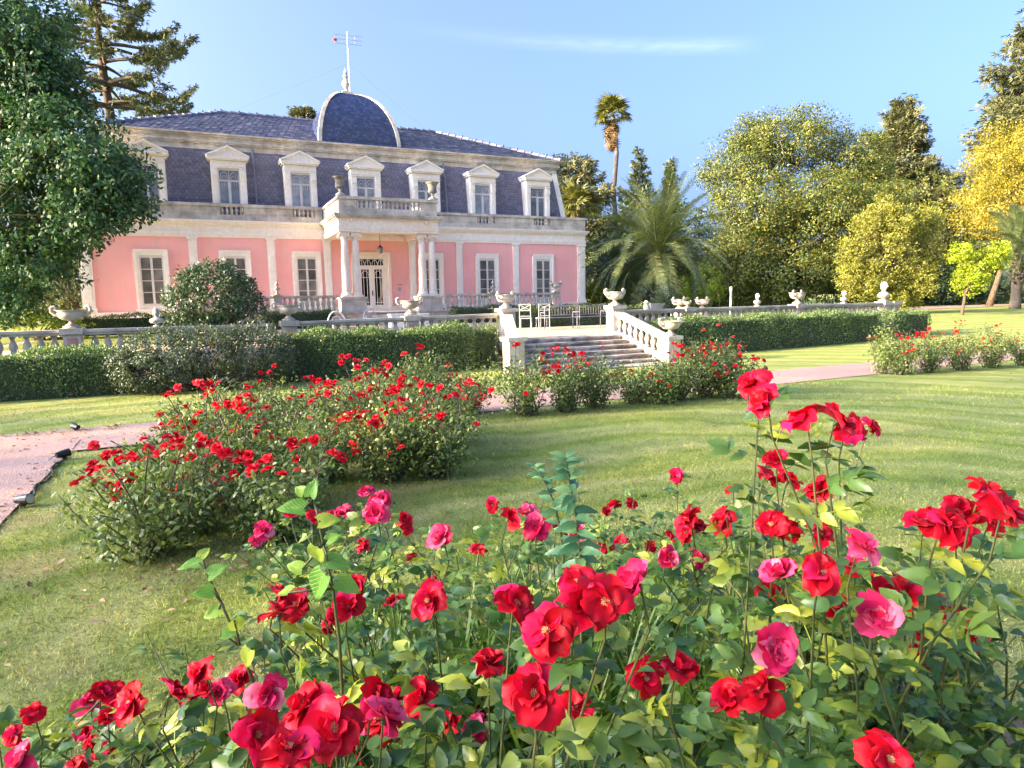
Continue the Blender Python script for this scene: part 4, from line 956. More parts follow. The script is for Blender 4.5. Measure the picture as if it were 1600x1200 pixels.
# large glossy tree at the left, on the terrace
tree('magnolia_tree', 'large glossy dark green broadleaf tree filling the left edge', (-19.5, -11.5, .7),
     [blob(105, 255, 24, 2.6, 2.1), blob(165, 295, 24, 1.75, 1.5), blob(70, 130, 24.5, 1.5, 2.2), blob(15, 50, 25, 2.4, 2.6), blob(60, 390, 24, 1.5, 1.6), blob(135, 345, 23.5, 1.2, .8), blob(-20, 280, 25, 3.2, 4.5), blob(10, 465, 24, 1.3, 1.2), blob(-60, 120, 26, 4, 4)],
     'lf_magnolia', 2200, 28, .48, .19, .3, 41, 'oval', fork=(-18.5, -11.5, 4), inner=500, limb_k=.2, shell=(.5, 1.03), droop=.5, up=.5)
def conifer(name, label, base, height, reach, leaf, seed, levels=22, per=5, z0=.12, droop=.25, tip=.25, size=.5, dens=26, trunk_r=.5, thick=.25, taper=1.2, wide=1., group='conifers', bare=0.25):
    """tiered branches; reach = longest branch near the foot"""
    rng = np.random.default_rng(seed); base = np.array(base, float); t = thing(name, label, 'conifer', base, group)
    b = MB(); b.tube([base+(0, 0, height*q)+rng.normal(size=3)*.02*height*(0 < q < 1)*np.array([.5, .5, 0]) for q in (0, .3, .6, .85, 1)], [trunk_r, trunk_r*.75, trunk_r*.45, trunk_r*.2, .03], 8)
    P = []; D = []; Nr = []
    for k in range(levels):
        q = z0+(1-z0)*(k/levels)**.95; L0 = reach*(1-q)**(1/taper)*(1 if q > z0+.06 else .8)+.25
        for j in range(per):
            a = 2*math.pi*(j/per)+k*2.4+rng.normal()*.3; L = L0*rng.uniform(.6, 1.15); z = height*q+rng.normal()*.2
            dr = np.array([math.cos(a)*wide, math.sin(a), 0])
            pts = [base+np.array([0, 0, z])+dr*L*s+np.array([0, 0, L*(-droop*s*s*1.0+tip*max(0, s-.6)**1.5*2.2+.10*s)]) for s in np.linspace(0, 1, 6)]
            b.tube(pts, list(np.linspace(.035+.022*L, .015, 6)), 4, False)
            n = int(dens*L); s = rng.uniform(bare, 1, n)**.8; A = np.array(pts); idx = np.minimum((s*5).astype(int), 4); fr = s*5-idx
            p = A[idx]*(1-fr)[:, None]+A[idx+1]*fr[:, None]
            side = np.cross(dr, (0, 0, 1)); off = rng.normal(size=(n, 1))*side*thick*L0**.5*(1.15-s[:, None]*.7)*1.2+rng.normal(size=(n, 3))*thick*np.array([.6, .6, .45])
            p = p+off-np.array([0, 0, .12])*thick; P.append(p); D.append(norm(dr*.8+norm(off+1e-6)*.6+rng.normal(size=(n, 3))*.35+np.array([0, 0, -.15]))); Nr.append(norm(rng.normal(size=(n, 3))*.6+np.array([0, 0, .8])))
    P, D, Nr = map(np.concatenate, (P, D, Nr)); b.build('trunk', M['bark'], t, True)
    v, f = scatter('spray', P, D, Nr, size*rng.uniform(.6, 1.3, len(P))); big('crown', v, f, M[leaf], t); return t
GND = lambda x, y: float(gh(x, y))
conifer('tall_conifer', 'tall open-branched conifer rising behind the left end of the roof', (-15.2, 33.3, .7), 38, 18, 'lf_conifer', 51, 14, 6, .36, .26, .7, .42, 36, .7, .2, 1.0, group='conifers behind the mansion', bare=.28)
c = at_d(470, 165, 85)
conifer('far_cedar', 'flat-topped sunlit cedar crown peeping over the roof beside the dome', (c[0], c[1], .7), c[2]-.7, 6.5, 'lf_cedar', 52, 12, 7, .62, .05, .1, .45, 60, .5, .4, 1.8, group='conifers behind the mansion')
conifer('spreading_cedar', 'pale spreading cedar just right of the mansion corner', (27.5, 25, .9), 16.5, 8.5, 'lf_cedar', 53, 11, 6, .25, .02, .12, .6, 18, .5, .5, 2.2, group='conifers right of the mansion')
conifer('spiky_fir', 'pointed fir behind the date palm, left of the slim cypress', (40.2, 29.6, .9), 19.2, 5.6, 'lf_conifer', 54, 17, 5, .2, .05, .25,   .42, 30, .4, .2, 1.0, group='conifers right of the mansion')
conifer('slim_cypress', 'slim dark cypress tip between the fir and the big tree', (40.2, 23.9, .9), 16.3, 2.0, 'lf_conifer', 55, 26, 5, .2, -.6, .1, .4, 40, .3, .22, 1.0, group='conifers right of the mansion')
conifer('broad_cedar', 'broad sunlit cedar with tiered branches behind the big tree at right', (74.2, 20.2, 1.2), 25.6, 10.5, 'lf_cedar', 56, 20, 6, .15, .06, .18, .55, 40, .7, .5, 1.2, group='conifers right of the mansion')
conifer('giant_conifer', 'huge conifer cut by the right edge of the picture', (81, 6, 1), 38, 15, 'lf_cedar', 57, 24, 7, .1, .12, .15, .6, 28, 1.0, .7, 1.3, group='conifers right of the mansion')
# big broadleaf tree right of centre
tree('big_broadleaf_tree', 'big rounded broadleaf tree with golden sunlit patches right of the date palm', (41, 6.7, .8),
     [blob(1240, 220, 62, 4.6, 2.9), blob(1150, 265, 61, 3.4, 2.9), blob(1330, 260, 62, 4.0, 3.2), blob(1190, 320, 58, 4.4, 3.0), blob(1290, 330, 57, 4.8, 3.2), blob(1380, 340, 60, 3.0, 3.2), blob(1160, 395, 58, 3.2, 3.0), blob(1240, 420, 57, 3.8, 2.8), blob(1310, 420, 58, 4.0, 3.0), blob(1190, 455, 60, 3.4, 1.9), blob(1360, 430, 60, 3, 2.8), blob(1180, 210, 63, 2.2, 1.8)],
     'lf_tree', 1900, 56, .9, .22, .5, 61, 'diamond', inner=450, limb_k=.6, shell=(.62, 1.06), droop=.4, up=.4)
tree('yellow_edge_tree', 'golden yellow autumn tree at the right edge', (46, -7.5, .7), [blob(1580, 250, 50, 3.0, 2.6), blob(1555, 320, 50, 3.4, 2.4), blob(1620, 320, 50, 3.6, 3), blob(1600, 370, 50, 2.4, 1.6), blob(1650, 230, 50, 3, 3)], 'lf_gold', 1100, 44, .7, .15, .2, 62, inner=200, shell=(.5, 1.05))
tree('yellow_green_shrub_tree', 'rounded yellow-green small tree over the right end of the balustrade', (26.3, -13.2, .55), [blob(1375, 400, 38, 1.7, 1.8), blob(1345, 435, 37.5, 1.2, 1.1), blob(1425, 440, 38, 1.3, 1.2), blob(1400, 350, 38, 1.2, .9), blob(1360, 350, 38, 1.0, .9), blob(1440, 395, 39, 1.0, 1.3), blob(1330, 400, 37.5, .8, 1.0), blob(1430, 345, 38.5, .7, .8), blob(1385, 325, 38, .6, .6), blob(1458, 350, 39, .6, .8), blob(1390, 470, 38, 1.2, .7)], 'lf_olive', 1500, 30, .30, .12, .14, 63, shell=(.45, 1.15), up=.6, droop=-.5, inner=200)
t13 = tree('young_lime_tree', 'small bright lime-green tree with upswept branches at right', (28.1, -16.3, .45), [blob(1530, 415, 36, 1.05, 1.0), blob(1515, 440, 36, .8, .8), blob(1560, 400, 36, .7, .8), blob(1500, 400, 36, .6, .7)], 'lf_yellow', 300, 30, .22, .12, .08, 64, shell=(.3, 1.05), droop=-.8, fork=(28.3, -16.3, 1.6))
for k, (px, py, D, rx, rz, lf, lb) in enumerate(((1460, 440, 62, 3.2, 2.6, 'lf_dark', 'dark bushy tree behind the small yellow-green tree'), (1500, 350, 75, 5, 4, 'lf_olive', 'pale olive tree in the gap below the giant conifer'), (1130, 440, 66, 4, 2.6, 'lf_dark', 'dark bushy tree between the date palm and the big tree'), (1085, 370, 75, 5, 4.5, 'lf_dark', 'shaded tree behind the right fronds of the date palm'), (1012, 372, 60, 4.2, 4.2, 'lf_dark', 'dense dark tree directly behind the crown of the date palm'), (930, 420, 70, 4.5, 3.5, 'lf_dark', 'shaded tree beside the mansion corner behind the palms'), (1000, 430, 85, 6, 4, 'lf_olive', 'distant pale tree behind the ivy-clad trunk'), (1440, 320, 80, 6, 4, 'lf_tree', 'green tree in front of the tiered cedar'), (1600, 440, 75, 6, 3.5, 'lf_dark', 'dark tree behind the shrub bank at the right edge'))):
    c = at_d(px, py, D); g = GND(c[0], c[1])
    tree('background_tree', lb, (c[0], c[1], g), [(c[0], c[1], c[2], rx, rx, rz), (c[0]-rx*.6, c[1], c[2]-rz*.4, rx*.7, rx*.7, rz*.8), (c[0]+rx*.6, c[1]+.5, c[2]-rz*.4, rx*.7, rx*.7, rz*.8), (c[0], c[1], max(g+1.2, c[2]-rz*1.1), rx*.9, rx*.8, max(1.1, rz*.6))], lf, 260, 26, .9, .34, .35, 70+k, group='trees beyond the terrace')
for k, (px, py, D, rx, rz, lf, lb) in enumerate(((1085, 452, 52, 1.6, 1.3, 'lf_yellow', 'sunlit yellow bush behind the pair of large urns'), (1105, 440, 55, 1.4, 1.5, 'lf_yellow', 'taller sunlit yellow bush right of the ivy-clad trunk'), (935, 460, 48, 1.0, .8, 'lf_yellow', 'yellow bush at the foot of the mansion corner'), (985, 465, 60, 1.2, .6, 'lf_gold', 'low golden bush on the sunlit lawn left of the ivy trunk'))):
    c = at_d(px, py, D); g = GND(c[0], c[1]); shrub('sunlit_bush', lb, (c[0], c[1], g), [(c[0], c[1], c[2], rx, rx, rz), (c[0]+rx*.5, c[1], max(g+.4, c[2]-rz*.6), rx*.7, rx*.7, max(.4, rz*.6))], lf, 90, 26, .3, .16, 90+k, tpl='diamond', grp='sunlit bushes beyond the terrace')
# left background
for k, (px, py, D, rx, rz, lf, lb) in enumerate(((95, 425, 45, 2.6, 2.8, 'lf_dark', 'dark green tree between the glossy tree and the mansion corner'), (60, 380, 60, 5, 5, 'lf_olive', 'paler tree behind the gap at far left'), (20, 440, 48, 4, 3, 'lf_tree', 'green tree low behind the glossy tree'))):
    c = at_d(px, py, D); g = .7
    tree('background_tree', lb, (c[0], c[1], g), [(c[0], c[1], c[2], rx, rx, rz), (c[0]-rx*.5, c[1], c[2]-rz*.5, rx*.8, rx*.8, rz*.7), (c[0]+rx*.3, c[1], g+1.2, rx*.8, rx*.8, 1.2)], lf, 240, 26, .6, .22, .3, 110+k, group='trees at the left of the mansion')
c = at_d(60, 498, 24); shrub('sunlit_bush', 'yellow sunlit bush seen above the left balustrade', (c[0], c[1], .7), [(c[0], c[1], 1.2, .9, .7, .5), (c[0]+.9, c[1]+1, 1.2, .8, .7, .6)], 'lf_yellow', 80, 26, .18, .10, 95, tpl='diamond', grp='sunlit bushes beyond the terrace')
# tall trees outside the frame to the left: they throw the evening shade over the lawn
for k, (x, y, hh, rr) in enumerate(((-62, -76, 25, 8), (-60, -67, 25, 8), (-63, -60, 26, 8), (-60, -52.5, 26, 7.5), (-63, -45.5, 27, 7.5), (-60, -39, 28, 7), (-63, -32, 29, 6.5), (-61, -25, 29, 6))):
    tree('shade_tree', 'tall shade tree left of the picture, number %s from the viewer' % ('one', 'two', 'three', 'four', 'five', 'six', 'seven', 'eight')[k], (x, y, 0), [(x, y, hh*.6, rr, rr*.95, hh*.33), (x+1, y+2, hh*.38, rr*.8, rr*.8, hh*.25), (x-1, y-2, hh*.8, rr*.7, rr*.7, hh*.22), (x, y, hh*.2, rr*.8, rr*.9, hh*.18)], 'lf_dark', 260, 22, 2.2, .52, .4, 130+k, group='shade trees left of the picture', shell=(.2, 1.))

# ================================================================== PALMS
def frond_mesh(seed, L=4.2, n=46, arch=.55, ll=.55, wid=.048):
    """feather frond rising along +X then arching down; leaflets in a shallow V"""
    rng = np.random.default_rng(seed); s = np.linspace(0, 1, 12); pts = np.stack([L*(s-.12*arch*s*s), np.zeros(12), L*arch*(.55*s-1.05*s**2.3)], 1)
    V = []; Fc = []
    for i in range(12):
        r = .035*(1-s[i])+.006; V += [pts[i]+(0, r, 0), pts[i]+(0, -r, 0), pts[i]+(0, 0, r)]
    for i in range(11):
        for a, b_ in ((0, 2), (2, 1), (1, 0)): Fc.append((3*i+a, 3*i+b_, 3*i+3+b_)); Fc.append((3*i+a, 3*i+3+b_, 3*i+3+a))
    for i in range(n):
        q = .1+.9*(i+.5)/n; k = min(int(q*11), 10); fr = q*11-k; p = pts[k]*(1-fr)+pts[k+1]*fr; tan = pts[k+1]-pts[k]; tan /= np.linalg.norm(tan)
        l = ll*math.sin(math.pi*min(1, .12+q*.88))**.6*rng.uniform(.85, 1.15)+.08
        for sd in (-1, 1):
            d = np.array([0, sd, 0])*.75+tan*.65+np.array([0, 0, .18+rng.normal()*.08]); d /= np.linalg.norm(d); e = p+d*l+np.array([0, 0, -.22*l]); m_ = p+d*l*.55
            wv = tan*wid; o = len(V); V += [p-wv*.5, p+wv*.5, m_+wv*.6, e, m_-wv*.6]; Fc += [(o, o+1, o+2), (o, o+2, o+4), (o+4, o+2, o+3)]
    return np.array(V), np.array(Fc)
def date_palm(label, base, ctr, L, nf, seed, ivy=True, trunk_r=.55, group='date palms'):
    rng = np.random.default_rng(seed); base, ctr = np.array(base, float), np.array(ctr, float); t = thing('date_palm', label, 'palm', base, group)
    b = MB(); hh = ctr[2]-base[2]
    b.tube([base+(ctr-base)*q for q in (0, .1, .25, .5, .75, .92, 1)], [trunk_r*1.15, trunk_r*1.05, trunk_r*.95, trunk_r*.95, trunk_r*1.1, trunk_r*1.25, trunk_r*.5], 12)
    for k in range(130):        # old leaf bases
        a = k*2.4; z = rng.uniform(.45, .98); r = trunk_r*1.08; p = base+(ctr-base)*z+np.array([math.cos(a)*r, math.sin(a)*r, 0]); b.tube([p, p+np.array([math.cos(a)*.2, math.sin(a)*.2, .18])], [.07, .03], 4)
    b.build('trunk', M['palmbark'], t, True)
    mes = [mesh_np('frond', *frond_mesh(seed+i, L, 50, ar), M['lf_palm']) for i, ar in enumerate((.35, .55, .75, .9))]
    for k in range(nf):
        e = 1.35-2.0*(k/nf)**.9+rng.normal()*.08; a = k*2.39996+rng.normal()*.12
        put('frond', mes[int(np.clip((k/nf)*4, 0, 3))], t, ctr+np.array([math.cos(a), math.sin(a), .0])*.25*math.cos(e)+(0, 0, .2*math.sin(e)), (R_(rng.normal()*12), -e, a), float(rng.uniform(.85, 1.08)))
    if ivy:
        n = 2600; a = rng.uniform(0, 2*np.pi, n); z = rng.uniform(0, .93, n)**.9; r = trunk_r*(1.35+.35*np.sin(z*3))*rng.uniform(.85, 1.15, n)*(1.15-.2*z)
        P = base+(ctr-base)*z[:, None]*.92+np.stack([np.cos(a)*r, np.sin(a)*r, 0*a], 1); O = np.stack([np.cos(a), np.sin(a), .2+0*a], 1)
        v, f = scatter('diamond', P, norm(rng.normal(size=(n, 3))*.6+np.array([0, 0, -.7])), norm(O+rng.normal(size=(n, 3))*.4), .2*rng.uniform(.6, 1.3, n)); big('ivy', v, f, M['lf_ivy'], t, 'stuff')
    return t
c = at_d(1028, 400, 45); date_palm('large date palm with ivy-clad trunk right of the mansion', (c[0], c[1], GND(c[0], c[1])), c, 6.0, 112, 201)
c = at_d(955, 425, 50); date_palm('smaller shaded date palm hard against the mansion corner', (c[0], c[1], GND(c[0], c[1])), c, 3.6, 40, 211, False, .3)
c = at_d(1592, 395, 43); date_palm('date palm half cut by the right edge, before the yellow tree', (c[0], c[1], GND(c[0], c[1])), c, 3.4, 50, 221, False, .3)
def fan_mesh(seed, R=1.0, n=22, droop=.35, pet=1.0):
    rng = np.random.default_rng(seed); V = [(0, .025, 0), (0, -.025, 0), (pet, -.015, 0), (pet, .015, 0)]; Fc = [(0, 1, 2), (0, 2, 3)]
    for i in range(n):
        a = -1.9+3.8*i/(n-1); l = R*rng.uniform(.85, 1.1)*(1-.18*abs(a)/1.9); c, s = math.cos(a), math.sin(a); w_ = .07*R; o = len(V)
        V += [(pet, 0, 0), (pet+l*.55*c-w_*s, l*.55*s+w_*c, .06), (pet+l*.55*c+w_*s, l*.55*s-w_*c, .02), (pet+l*c, l*s, -droop*R*rng.uniform(.5, 1.4))]; Fc += [(o, o+2, o+1), (o+1, o+2, o+3)]
    return np.array(V, float), np.array(Fc)
def fan_palm(label, base, ctr, R, n_live, n_dead, seed, tr=.22):
    rng = np.random.default_rng(seed); base, ctr = np.array(base, float), np.array(ctr, float); t = thing('fan_palm', label, 'palm', base, 'fan palms')
    b = MB(); b.tube([base+(ctr-base)*q+rng.normal(size=3)*.12*(0 < q < 1) for q in np.linspace(0, 1, 6)], list(np.linspace(tr*1.4, tr*.8, 6)), 9); b.build('trunk', M['palmbark'], t, True)
    lv = [mesh_np('fan_leaf', *fan_mesh(seed+i, R, 20, .3, R*.9), M['lf_fan']) for i in range(3)]; dd = [mesh_np('dead_leaf', *fan_mesh(seed+9+i, R*.9, 14, .6, R*.8), M['lf_dead']) for i in range(3)]
    for k in range(n_live):
        e = 1.3-1.7*(k/n_live)+rng.normal()*.1; a = k*2.4+rng.normal()*.2; put('fan_leaf', lv[k % 3], t, ctr, (R_(rng.normal()*25), -e, a), float(rng.uniform(.85, 1.1)))
    for k in range(n_dead):
        z = rng.uniform(0, 1); a = k*2.4+rng.normal()*.3; put('dead_leaf', dd[k % 3], t, ctr-np.array([0, 0, R*2.0*z]), (R_(rng.normal()*30), 1.15+.3*z+rng.normal()*.1, a), float(rng.uniform(.8, 1.05)*(1-.25*z)))
c = at_d(957, 180, 75); fan_palm('very tall slender fan palm with a skirt of dead leaves against the sky', (c[0]+.9, c[1], GND(c[0], c[1])), c, 1.35, 34, 44, 231, .26)
c = at_d(905, 322, 58); fan_palm('low sunlit golden fan palm just right of the mansion corner', (c[0]+.3, c[1], GND(c[0], c[1])), c, 1.3, 34, 14, 241)

# ================================================================== ROSES
def petal_grid(rng, w, L, cup, curl, ruffle, nu=6, nv=6):
    """petal growing along +X from the origin; cup bends it up, curl rolls the rim back"""
    V = []; ph = rng.uniform(0, 6)
    for j in range(nv):
        t = j/(nv-1)
        wid = w*(math.sin(math.pi*min(1, .10+t*.72))**.75)*(1 if t < .92 else .93); 
        for i in range(nu):
            s = 2*i/(nu-1)-1; ang = cup*t; x = L*(math.sin(ang)/cup if abs(cup) > .01 else t); z = L*((1-math.cos(ang))/cup if abs(cup) > .01 else 0)
            x = x-.06*L*(s*s)*t*2; zz = z+.22*w*s*s*(1-.6*t)-curl*L*max(0, t-.6)**2*2.4+ruffle*L*math.sin(ph+s*4.5)*t*t*.8
            if t > .9: x += .045*L*math.sin(ph*2+s*7)-.05*L*(abs(s) < .2)
            V.append((x, s*wid*.5, zz))
    Fc = [(j*nu+i, j*nu+i+1, (j+1)*nu+i+1, (j+1)*nu+i) for j in range(nv-1) for i in range(nu-1)]
    return np.array(V), np.array(Fc)
rgr = np.random.default_rng(77)
def set_pet(mat, n=5):
    return {'outer': [mesh_np('petal', *petal_grid(rgr, 1.05, 1.0, rgr.uniform(.0, .55), rgr.uniform(.2, 1.0), rgr.uniform(.09, .22)), M[mat], True) for _ in range(n)],
            'mid': [mesh_np('petal', *petal_grid(rgr, .92, .82, rgr.uniform(.35, .9), rgr.uniform(.15, .8), rgr.uniform(.10, .24)), M[mat], True) for _ in range(n)],
            'inner': [mesh_np('petal', *petal_grid(rgr, .7, .58, rgr.uniform(.9, 1.4), rgr.uniform(0, .3), .08), M[mat], True) for _ in range(n)]}
PET = {'petal': set_pet('petal', 9), 'petal_pink': set_pet('petal_pink', 7)}
b = MB(); b.lathe([(.06, -.28), (.11, -.2), (.12, -.1), (.08, -.03), (.03, .0)], n=8)
for k in range(5):
    a = k*1.2566; b.add([(.06*math.cos(a-.5), .06*math.sin(a-.5), -.04), (.06*math.cos(a+.5), .06*math.sin(a+.5), -.04), (.34*math.cos(a), .34*math.sin(a), -.16), (.5*math.cos(a), .5*math.sin(a), -.28)], [(0, 1, 2), (0, 2, 3), (2, 1, 3)])
CALYX = b.mesh('flower', M['sepal'], True)
b = MB()
for k in range(26): a = k*2.4; r = .028*math.sqrt(k)+.01; b.tube([(r*.4*math.cos(a), r*.4*math.sin(a), 0), (r*math.cos(a), r*math.sin(a), .13)], [.008, .018], 4)
STAMEN = b.mesh('stamens', M['stamen'])
def basis(axis, rng):
    z = norm(np.array(axis, float)); h = norm(rng.normal(size=3)); x = norm(h-z*(h@z)); y = np.cross(z, x); return x, y, z
def quat_axis(axis, rng): x, y, z = basis(axis, rng); return Matrix(((x[0], y[0], z[0]), (x[1], y[1], z[1]), (x[2], y[2], z[2]))).to_quaternion()
def near_flower(bush, pos, axis, rad, kind, rng):
    """one bloom: calyx mesh with single petals as its pieces"""
    q = quat_axis(axis, rng); fl = put('flower', CALYX, bush, pos, q, rad)
    sets = PET['petal_pink' if kind == 'p' else 'petal']
    def add(lst, n, tilt, z, sc, jit=.2):
        a0 = rng.uniform(0, 6)
        for k in range(n):
            o = bpy.data.objects.new('petal', lst[rng.integers(len(lst))]); col.objects.link(o); o.parent = fl
            o.location = (rng.normal()*.04, rng.normal()*.04, z); o.rotation_euler = (rng.normal()*.25, -(tilt+rng.normal()*jit), a0+k*2*math.pi/n+rng.normal()*.22); o.scale = (sc*rng.uniform(.85, 1.12),)*3
    if kind == 'c': add(sets['outer'], 5, .30, 0, 1.0); add(sets['mid'], 4, .65, .02, 1.05); add(sets['mid'], 3, .95, .03, .8)
    elif kind == 'd': add(sets['outer'], 5, -.5, 0, .7, .35); add(sets['mid'], 4, .1, .02, .6, .4)
    elif kind == 'o': add(sets['outer'], 5, .0, 0, 1.08); add(sets['outer'], 4, .22, .03, .92)
    elif kind == 'p': add(sets['outer'], 5, -.02, 0, 1.02, .25); add(sets['mid'], 5, .25, .03, .95, .3); add(sets['inner'], 4, .5, .05, .9, .3)
    else: add(sets['outer'], 5, .04, 0, 1.04, .22); add(sets['outer'], 3, .35, .02, .85, .3); add(sets['mid'], int(rng.integers(2, 5)), .55, .04, .8, .35)
    if kind in 'ro':
        s = bpy.data.objects.new('stamens', STAMEN); col.objects.link(s); s.parent = fl; s.location = (0, 0, .05); s.scale = (1.1,)*3
    return fl
# a compound rose leaf: stalk and five leaflets, growing along +X
def leaflet(w, L, fold, bend, nu=3, nv=10):
    """pointed oval with a toothed rim, creased along the midrib"""
    V = []
    for j in range(nv):
        t = j/(nv-1); wd = (w*math.sin(math.pi*(.05+.95*t**.8))**.85*(1-.3*t)+.0015)*(1.07 if j % 2 else .93)
        if j == nv-1: wd = .002*L
        for i in range(nu): s = 2*i/(nu-1)-1; V.append((L*(t-.02*abs(s)*(j % 2)), s*wd*.5, fold*abs(s)*wd*.5-bend*L*t*t+.012*L*math.sin(9*t+3*s)))
    Fc = [(j*nu+i, j*nu+i+1, (j+1)*nu+i+1, (j+1)*nu+i) for j in range(nv-1) for i in range(nu-1)]; return np.array(V), np.array(Fc)
def rose_leaf(seed, five=True, nv=10):
    rng = np.random.default_rng(seed); parts = []; L = 1.
    st = np.array([(x, s*.008, .0+.10*x-.13*x*x) for x in np.linspace(0, .62, 5) for s in (-1, 1)]); parts.append((st, np.array([(2*i, 2*i+2, 2*i+3, 2*i+1) for i in range(4)])))
    for x, a in ((.60, 0),)+(((.55, 1.05), (.55, -1.05)) + (((.28, 1.2), (.28, -1.2)) if five else ())):
        l = (.46 if a == 0 else .40 if x > .4 else .33)*rng.uniform(.9, 1.12); v, f = leaflet(l*.66*rng.uniform(.9, 1.1), l, rng.uniform(.15, .5), rng.uniform(.05, .35), 3, nv)
        a += rng.normal()*.1; ro = rng.normal()*.35; c, s = math.cos(a), math.sin(a); cr, sr = math.cos(ro), math.sin(ro)
        v = np.stack([v[:, 0], v[:, 1]*cr-v[:, 2]*sr, v[:, 1]*sr+v[:, 2]*cr], 1); v = np.stack([v[:, 0]*c-v[:, 1]*s+x, v[:, 0]*s+v[:, 1]*c, v[:, 2]+.10*x-.13*x*x], 1); parts.append((v, f))
    return join(parts)
RLEAF = [mesh_np('leaf', *rose_leaf(300+i, i % 3 != 2), M['lf_rose_obj'], False) for i in range(8)]
def lowleaf(): return leaf_tpl('oval')
def cane_path(a, b_, rng, bow=.1, k=7):
    a, b_ = np.array(a, float), np.array(b_, float); L = np.linalg.norm(b_-a); h = rng.normal(size=3)*bow*L*np.array([1, 1, .2])
    return [a+(b_-a)*np.array([t**1.25, t**1.25, t])+h*math.sin(math.pi*t) for t in np.linspace(0, 1, k)]
def interp(pts, t):
    k = min(int(t*(len(pts)-1)), len(pts)-2); f_ = t*(len(pts)-1)-k; p = pts[k]*(1-f_)+pts[k+1]*f_; d = pts[k+1]-pts[k]; return p, d/np.linalg.norm(d)
def place_leaf(bush, p, d, n, size, rng):
    x = norm(d); z = norm(n-x*(n@x)); y = np.cross(z, x); q = Matrix(((x[0], y[0], z[0]), (x[1], y[1], z[1]), (x[2], y[2], z[2]))).to_quaternion()
    return put('leaf', RLEAF[rng.integers(len(RLEAF))], bush, p, q, float(size))
FLOWER_R = .043
near = {   # bush letter: (label, [(px, py, diameter px, kind)])
 'A': ('rose bush at the bottom left with a dense mass of red blooms', [(205, 1100, 62, 'r'), (268, 1084, 58, 'c'), (315, 1056, 62, 'r'), (140, 1097, 46, 'p'), (140, 1162, 46, 'd'), (418, 1084, 62, 'p'), (478, 1106, 86, 'r'), (522, 1138, 92, 'r'), (587, 1094, 76, 'c'), (602, 1122, 80, 'p'), (450, 1172, 98, 'r'), (530, 1172, 70, 'r'), (387, 1137, 50, 'c'), (658, 1092, 62, 'r'), (704, 1120, 56, 'r'), (130, 1198, 36, 'p')]),
 'B': ('rose bush in the lower centre with the largest open red blooms', [(806, 944, 80, 'r'), (856, 986, 98, 'o'), (946, 940, 92, 'r'), (764, 1040, 70, 'c'), (832, 1084, 96, 'r'), (912, 966, 44, 'c')]),
 'C': ('rose bush left of centre with four red blooms in a line', [(437, 960, 58, 'r'), (544, 948, 55, 'r'), (612, 944, 44, 'c'), (670, 940, 64, 'r'), (508, 977, 40, 'd')]),
 'D': ('mid rose bush with ruffled red and pink blooms beside the upright green shoot', [(796, 810, 46, 'r'), (838, 824, 46, 'p'), (871, 828, 44, 'r'), (769, 790, 26, 'r'), (690, 840, 48, 'p'), (748, 858, 32, 'r'), (642, 872, 24, 'c'), (673, 906, 30, 'd')]),
 'E': ('large rose bush at the lower right with red and pinkish open blooms', [(1058, 1048, 80, 'c'), (1210, 1018, 80, 'p'), (1192, 1080, 80, 'r'), (1368, 962, 76, 'p'), (1221, 896, 66, 'p'), (1285, 894, 76, 'r'), (1303, 938, 60, 'r'), (1415, 925, 60, 'r'), (1388, 912, 52, 'r'), (1451, 988, 46, 'r'), (1430, 1040, 46, 'c'), (1472, 944, 38, 'r'), (1520, 992, 52, 'r'), (1388, 1184, 84, 'r')]),
 'F': ('tall upright rose stalk at right with three red blooms at its top', [(1195, 630, 64, 'c'), (1257, 656, 68, 'r'), (1324, 670, 56, 'r'), (1213, 720, 50, 'c'), (1231, 753, 46, 'r'), (1280, 766, 50, 'r'), (1205, 820, 56, 'r'), (1280, 836, 56, 'r'), (1347, 855, 74, 'p')]),
 'G': ('rose bush at the right edge with a cluster of large red blooms', [(1443, 820, 56, 'c'), (1478, 818, 72, 'r'), (1506, 838, 46, 'c'), (1570, 802, 80, 'r'), (1549, 818, 52, 'r'), (1562, 1050, 26, 'c')]),
 'H': ('rose bush in the middle of the foreground with small scattered red blooms', [(1075, 810, 50, 'r'), (1127, 815, 52, 'r'), (1146, 765, 28, 'r'), (1058, 744, 26, 'r'), (960, 792, 26, 'c'), (985, 788, 24, 'c'), (1044, 871, 46, 'p'), (1094, 873, 42, 'p'), (1048, 842, 28, 'r'), (942, 854, 28, 'r'), (971, 848, 28, 'r'), (1017, 856, 24, 'c')]),
 'J': ('low grey-green rose bush in the bottom left corner, almost without blooms', [(35, 1192, 64, 'p'), (118, 1197, 58, 'd'), (48, 1112, 60, 'd'), (20, 1150, 62, 'd')]),
 'I': ('rose bush behind the bright green sapling with magenta-tinged blooms', [(412, 829, 33, 'p'), (491, 808, 32, 'r'), (537, 802, 38, 'p'), (587, 800, 46, 'p'), (595, 780, 32, 'p'), (573, 769, 26, 'p'), (631, 812, 30, 'r'), (568, 856, 28, 'r'), (455, 800, 24, 'p')]),
}
SAT = {'A': .6, 'B': .3, 'C': .35, 'D': .35, 'E': .5, 'F': .25, 'G': .55, 'H': .35, 'I': .45, 'J': 0}
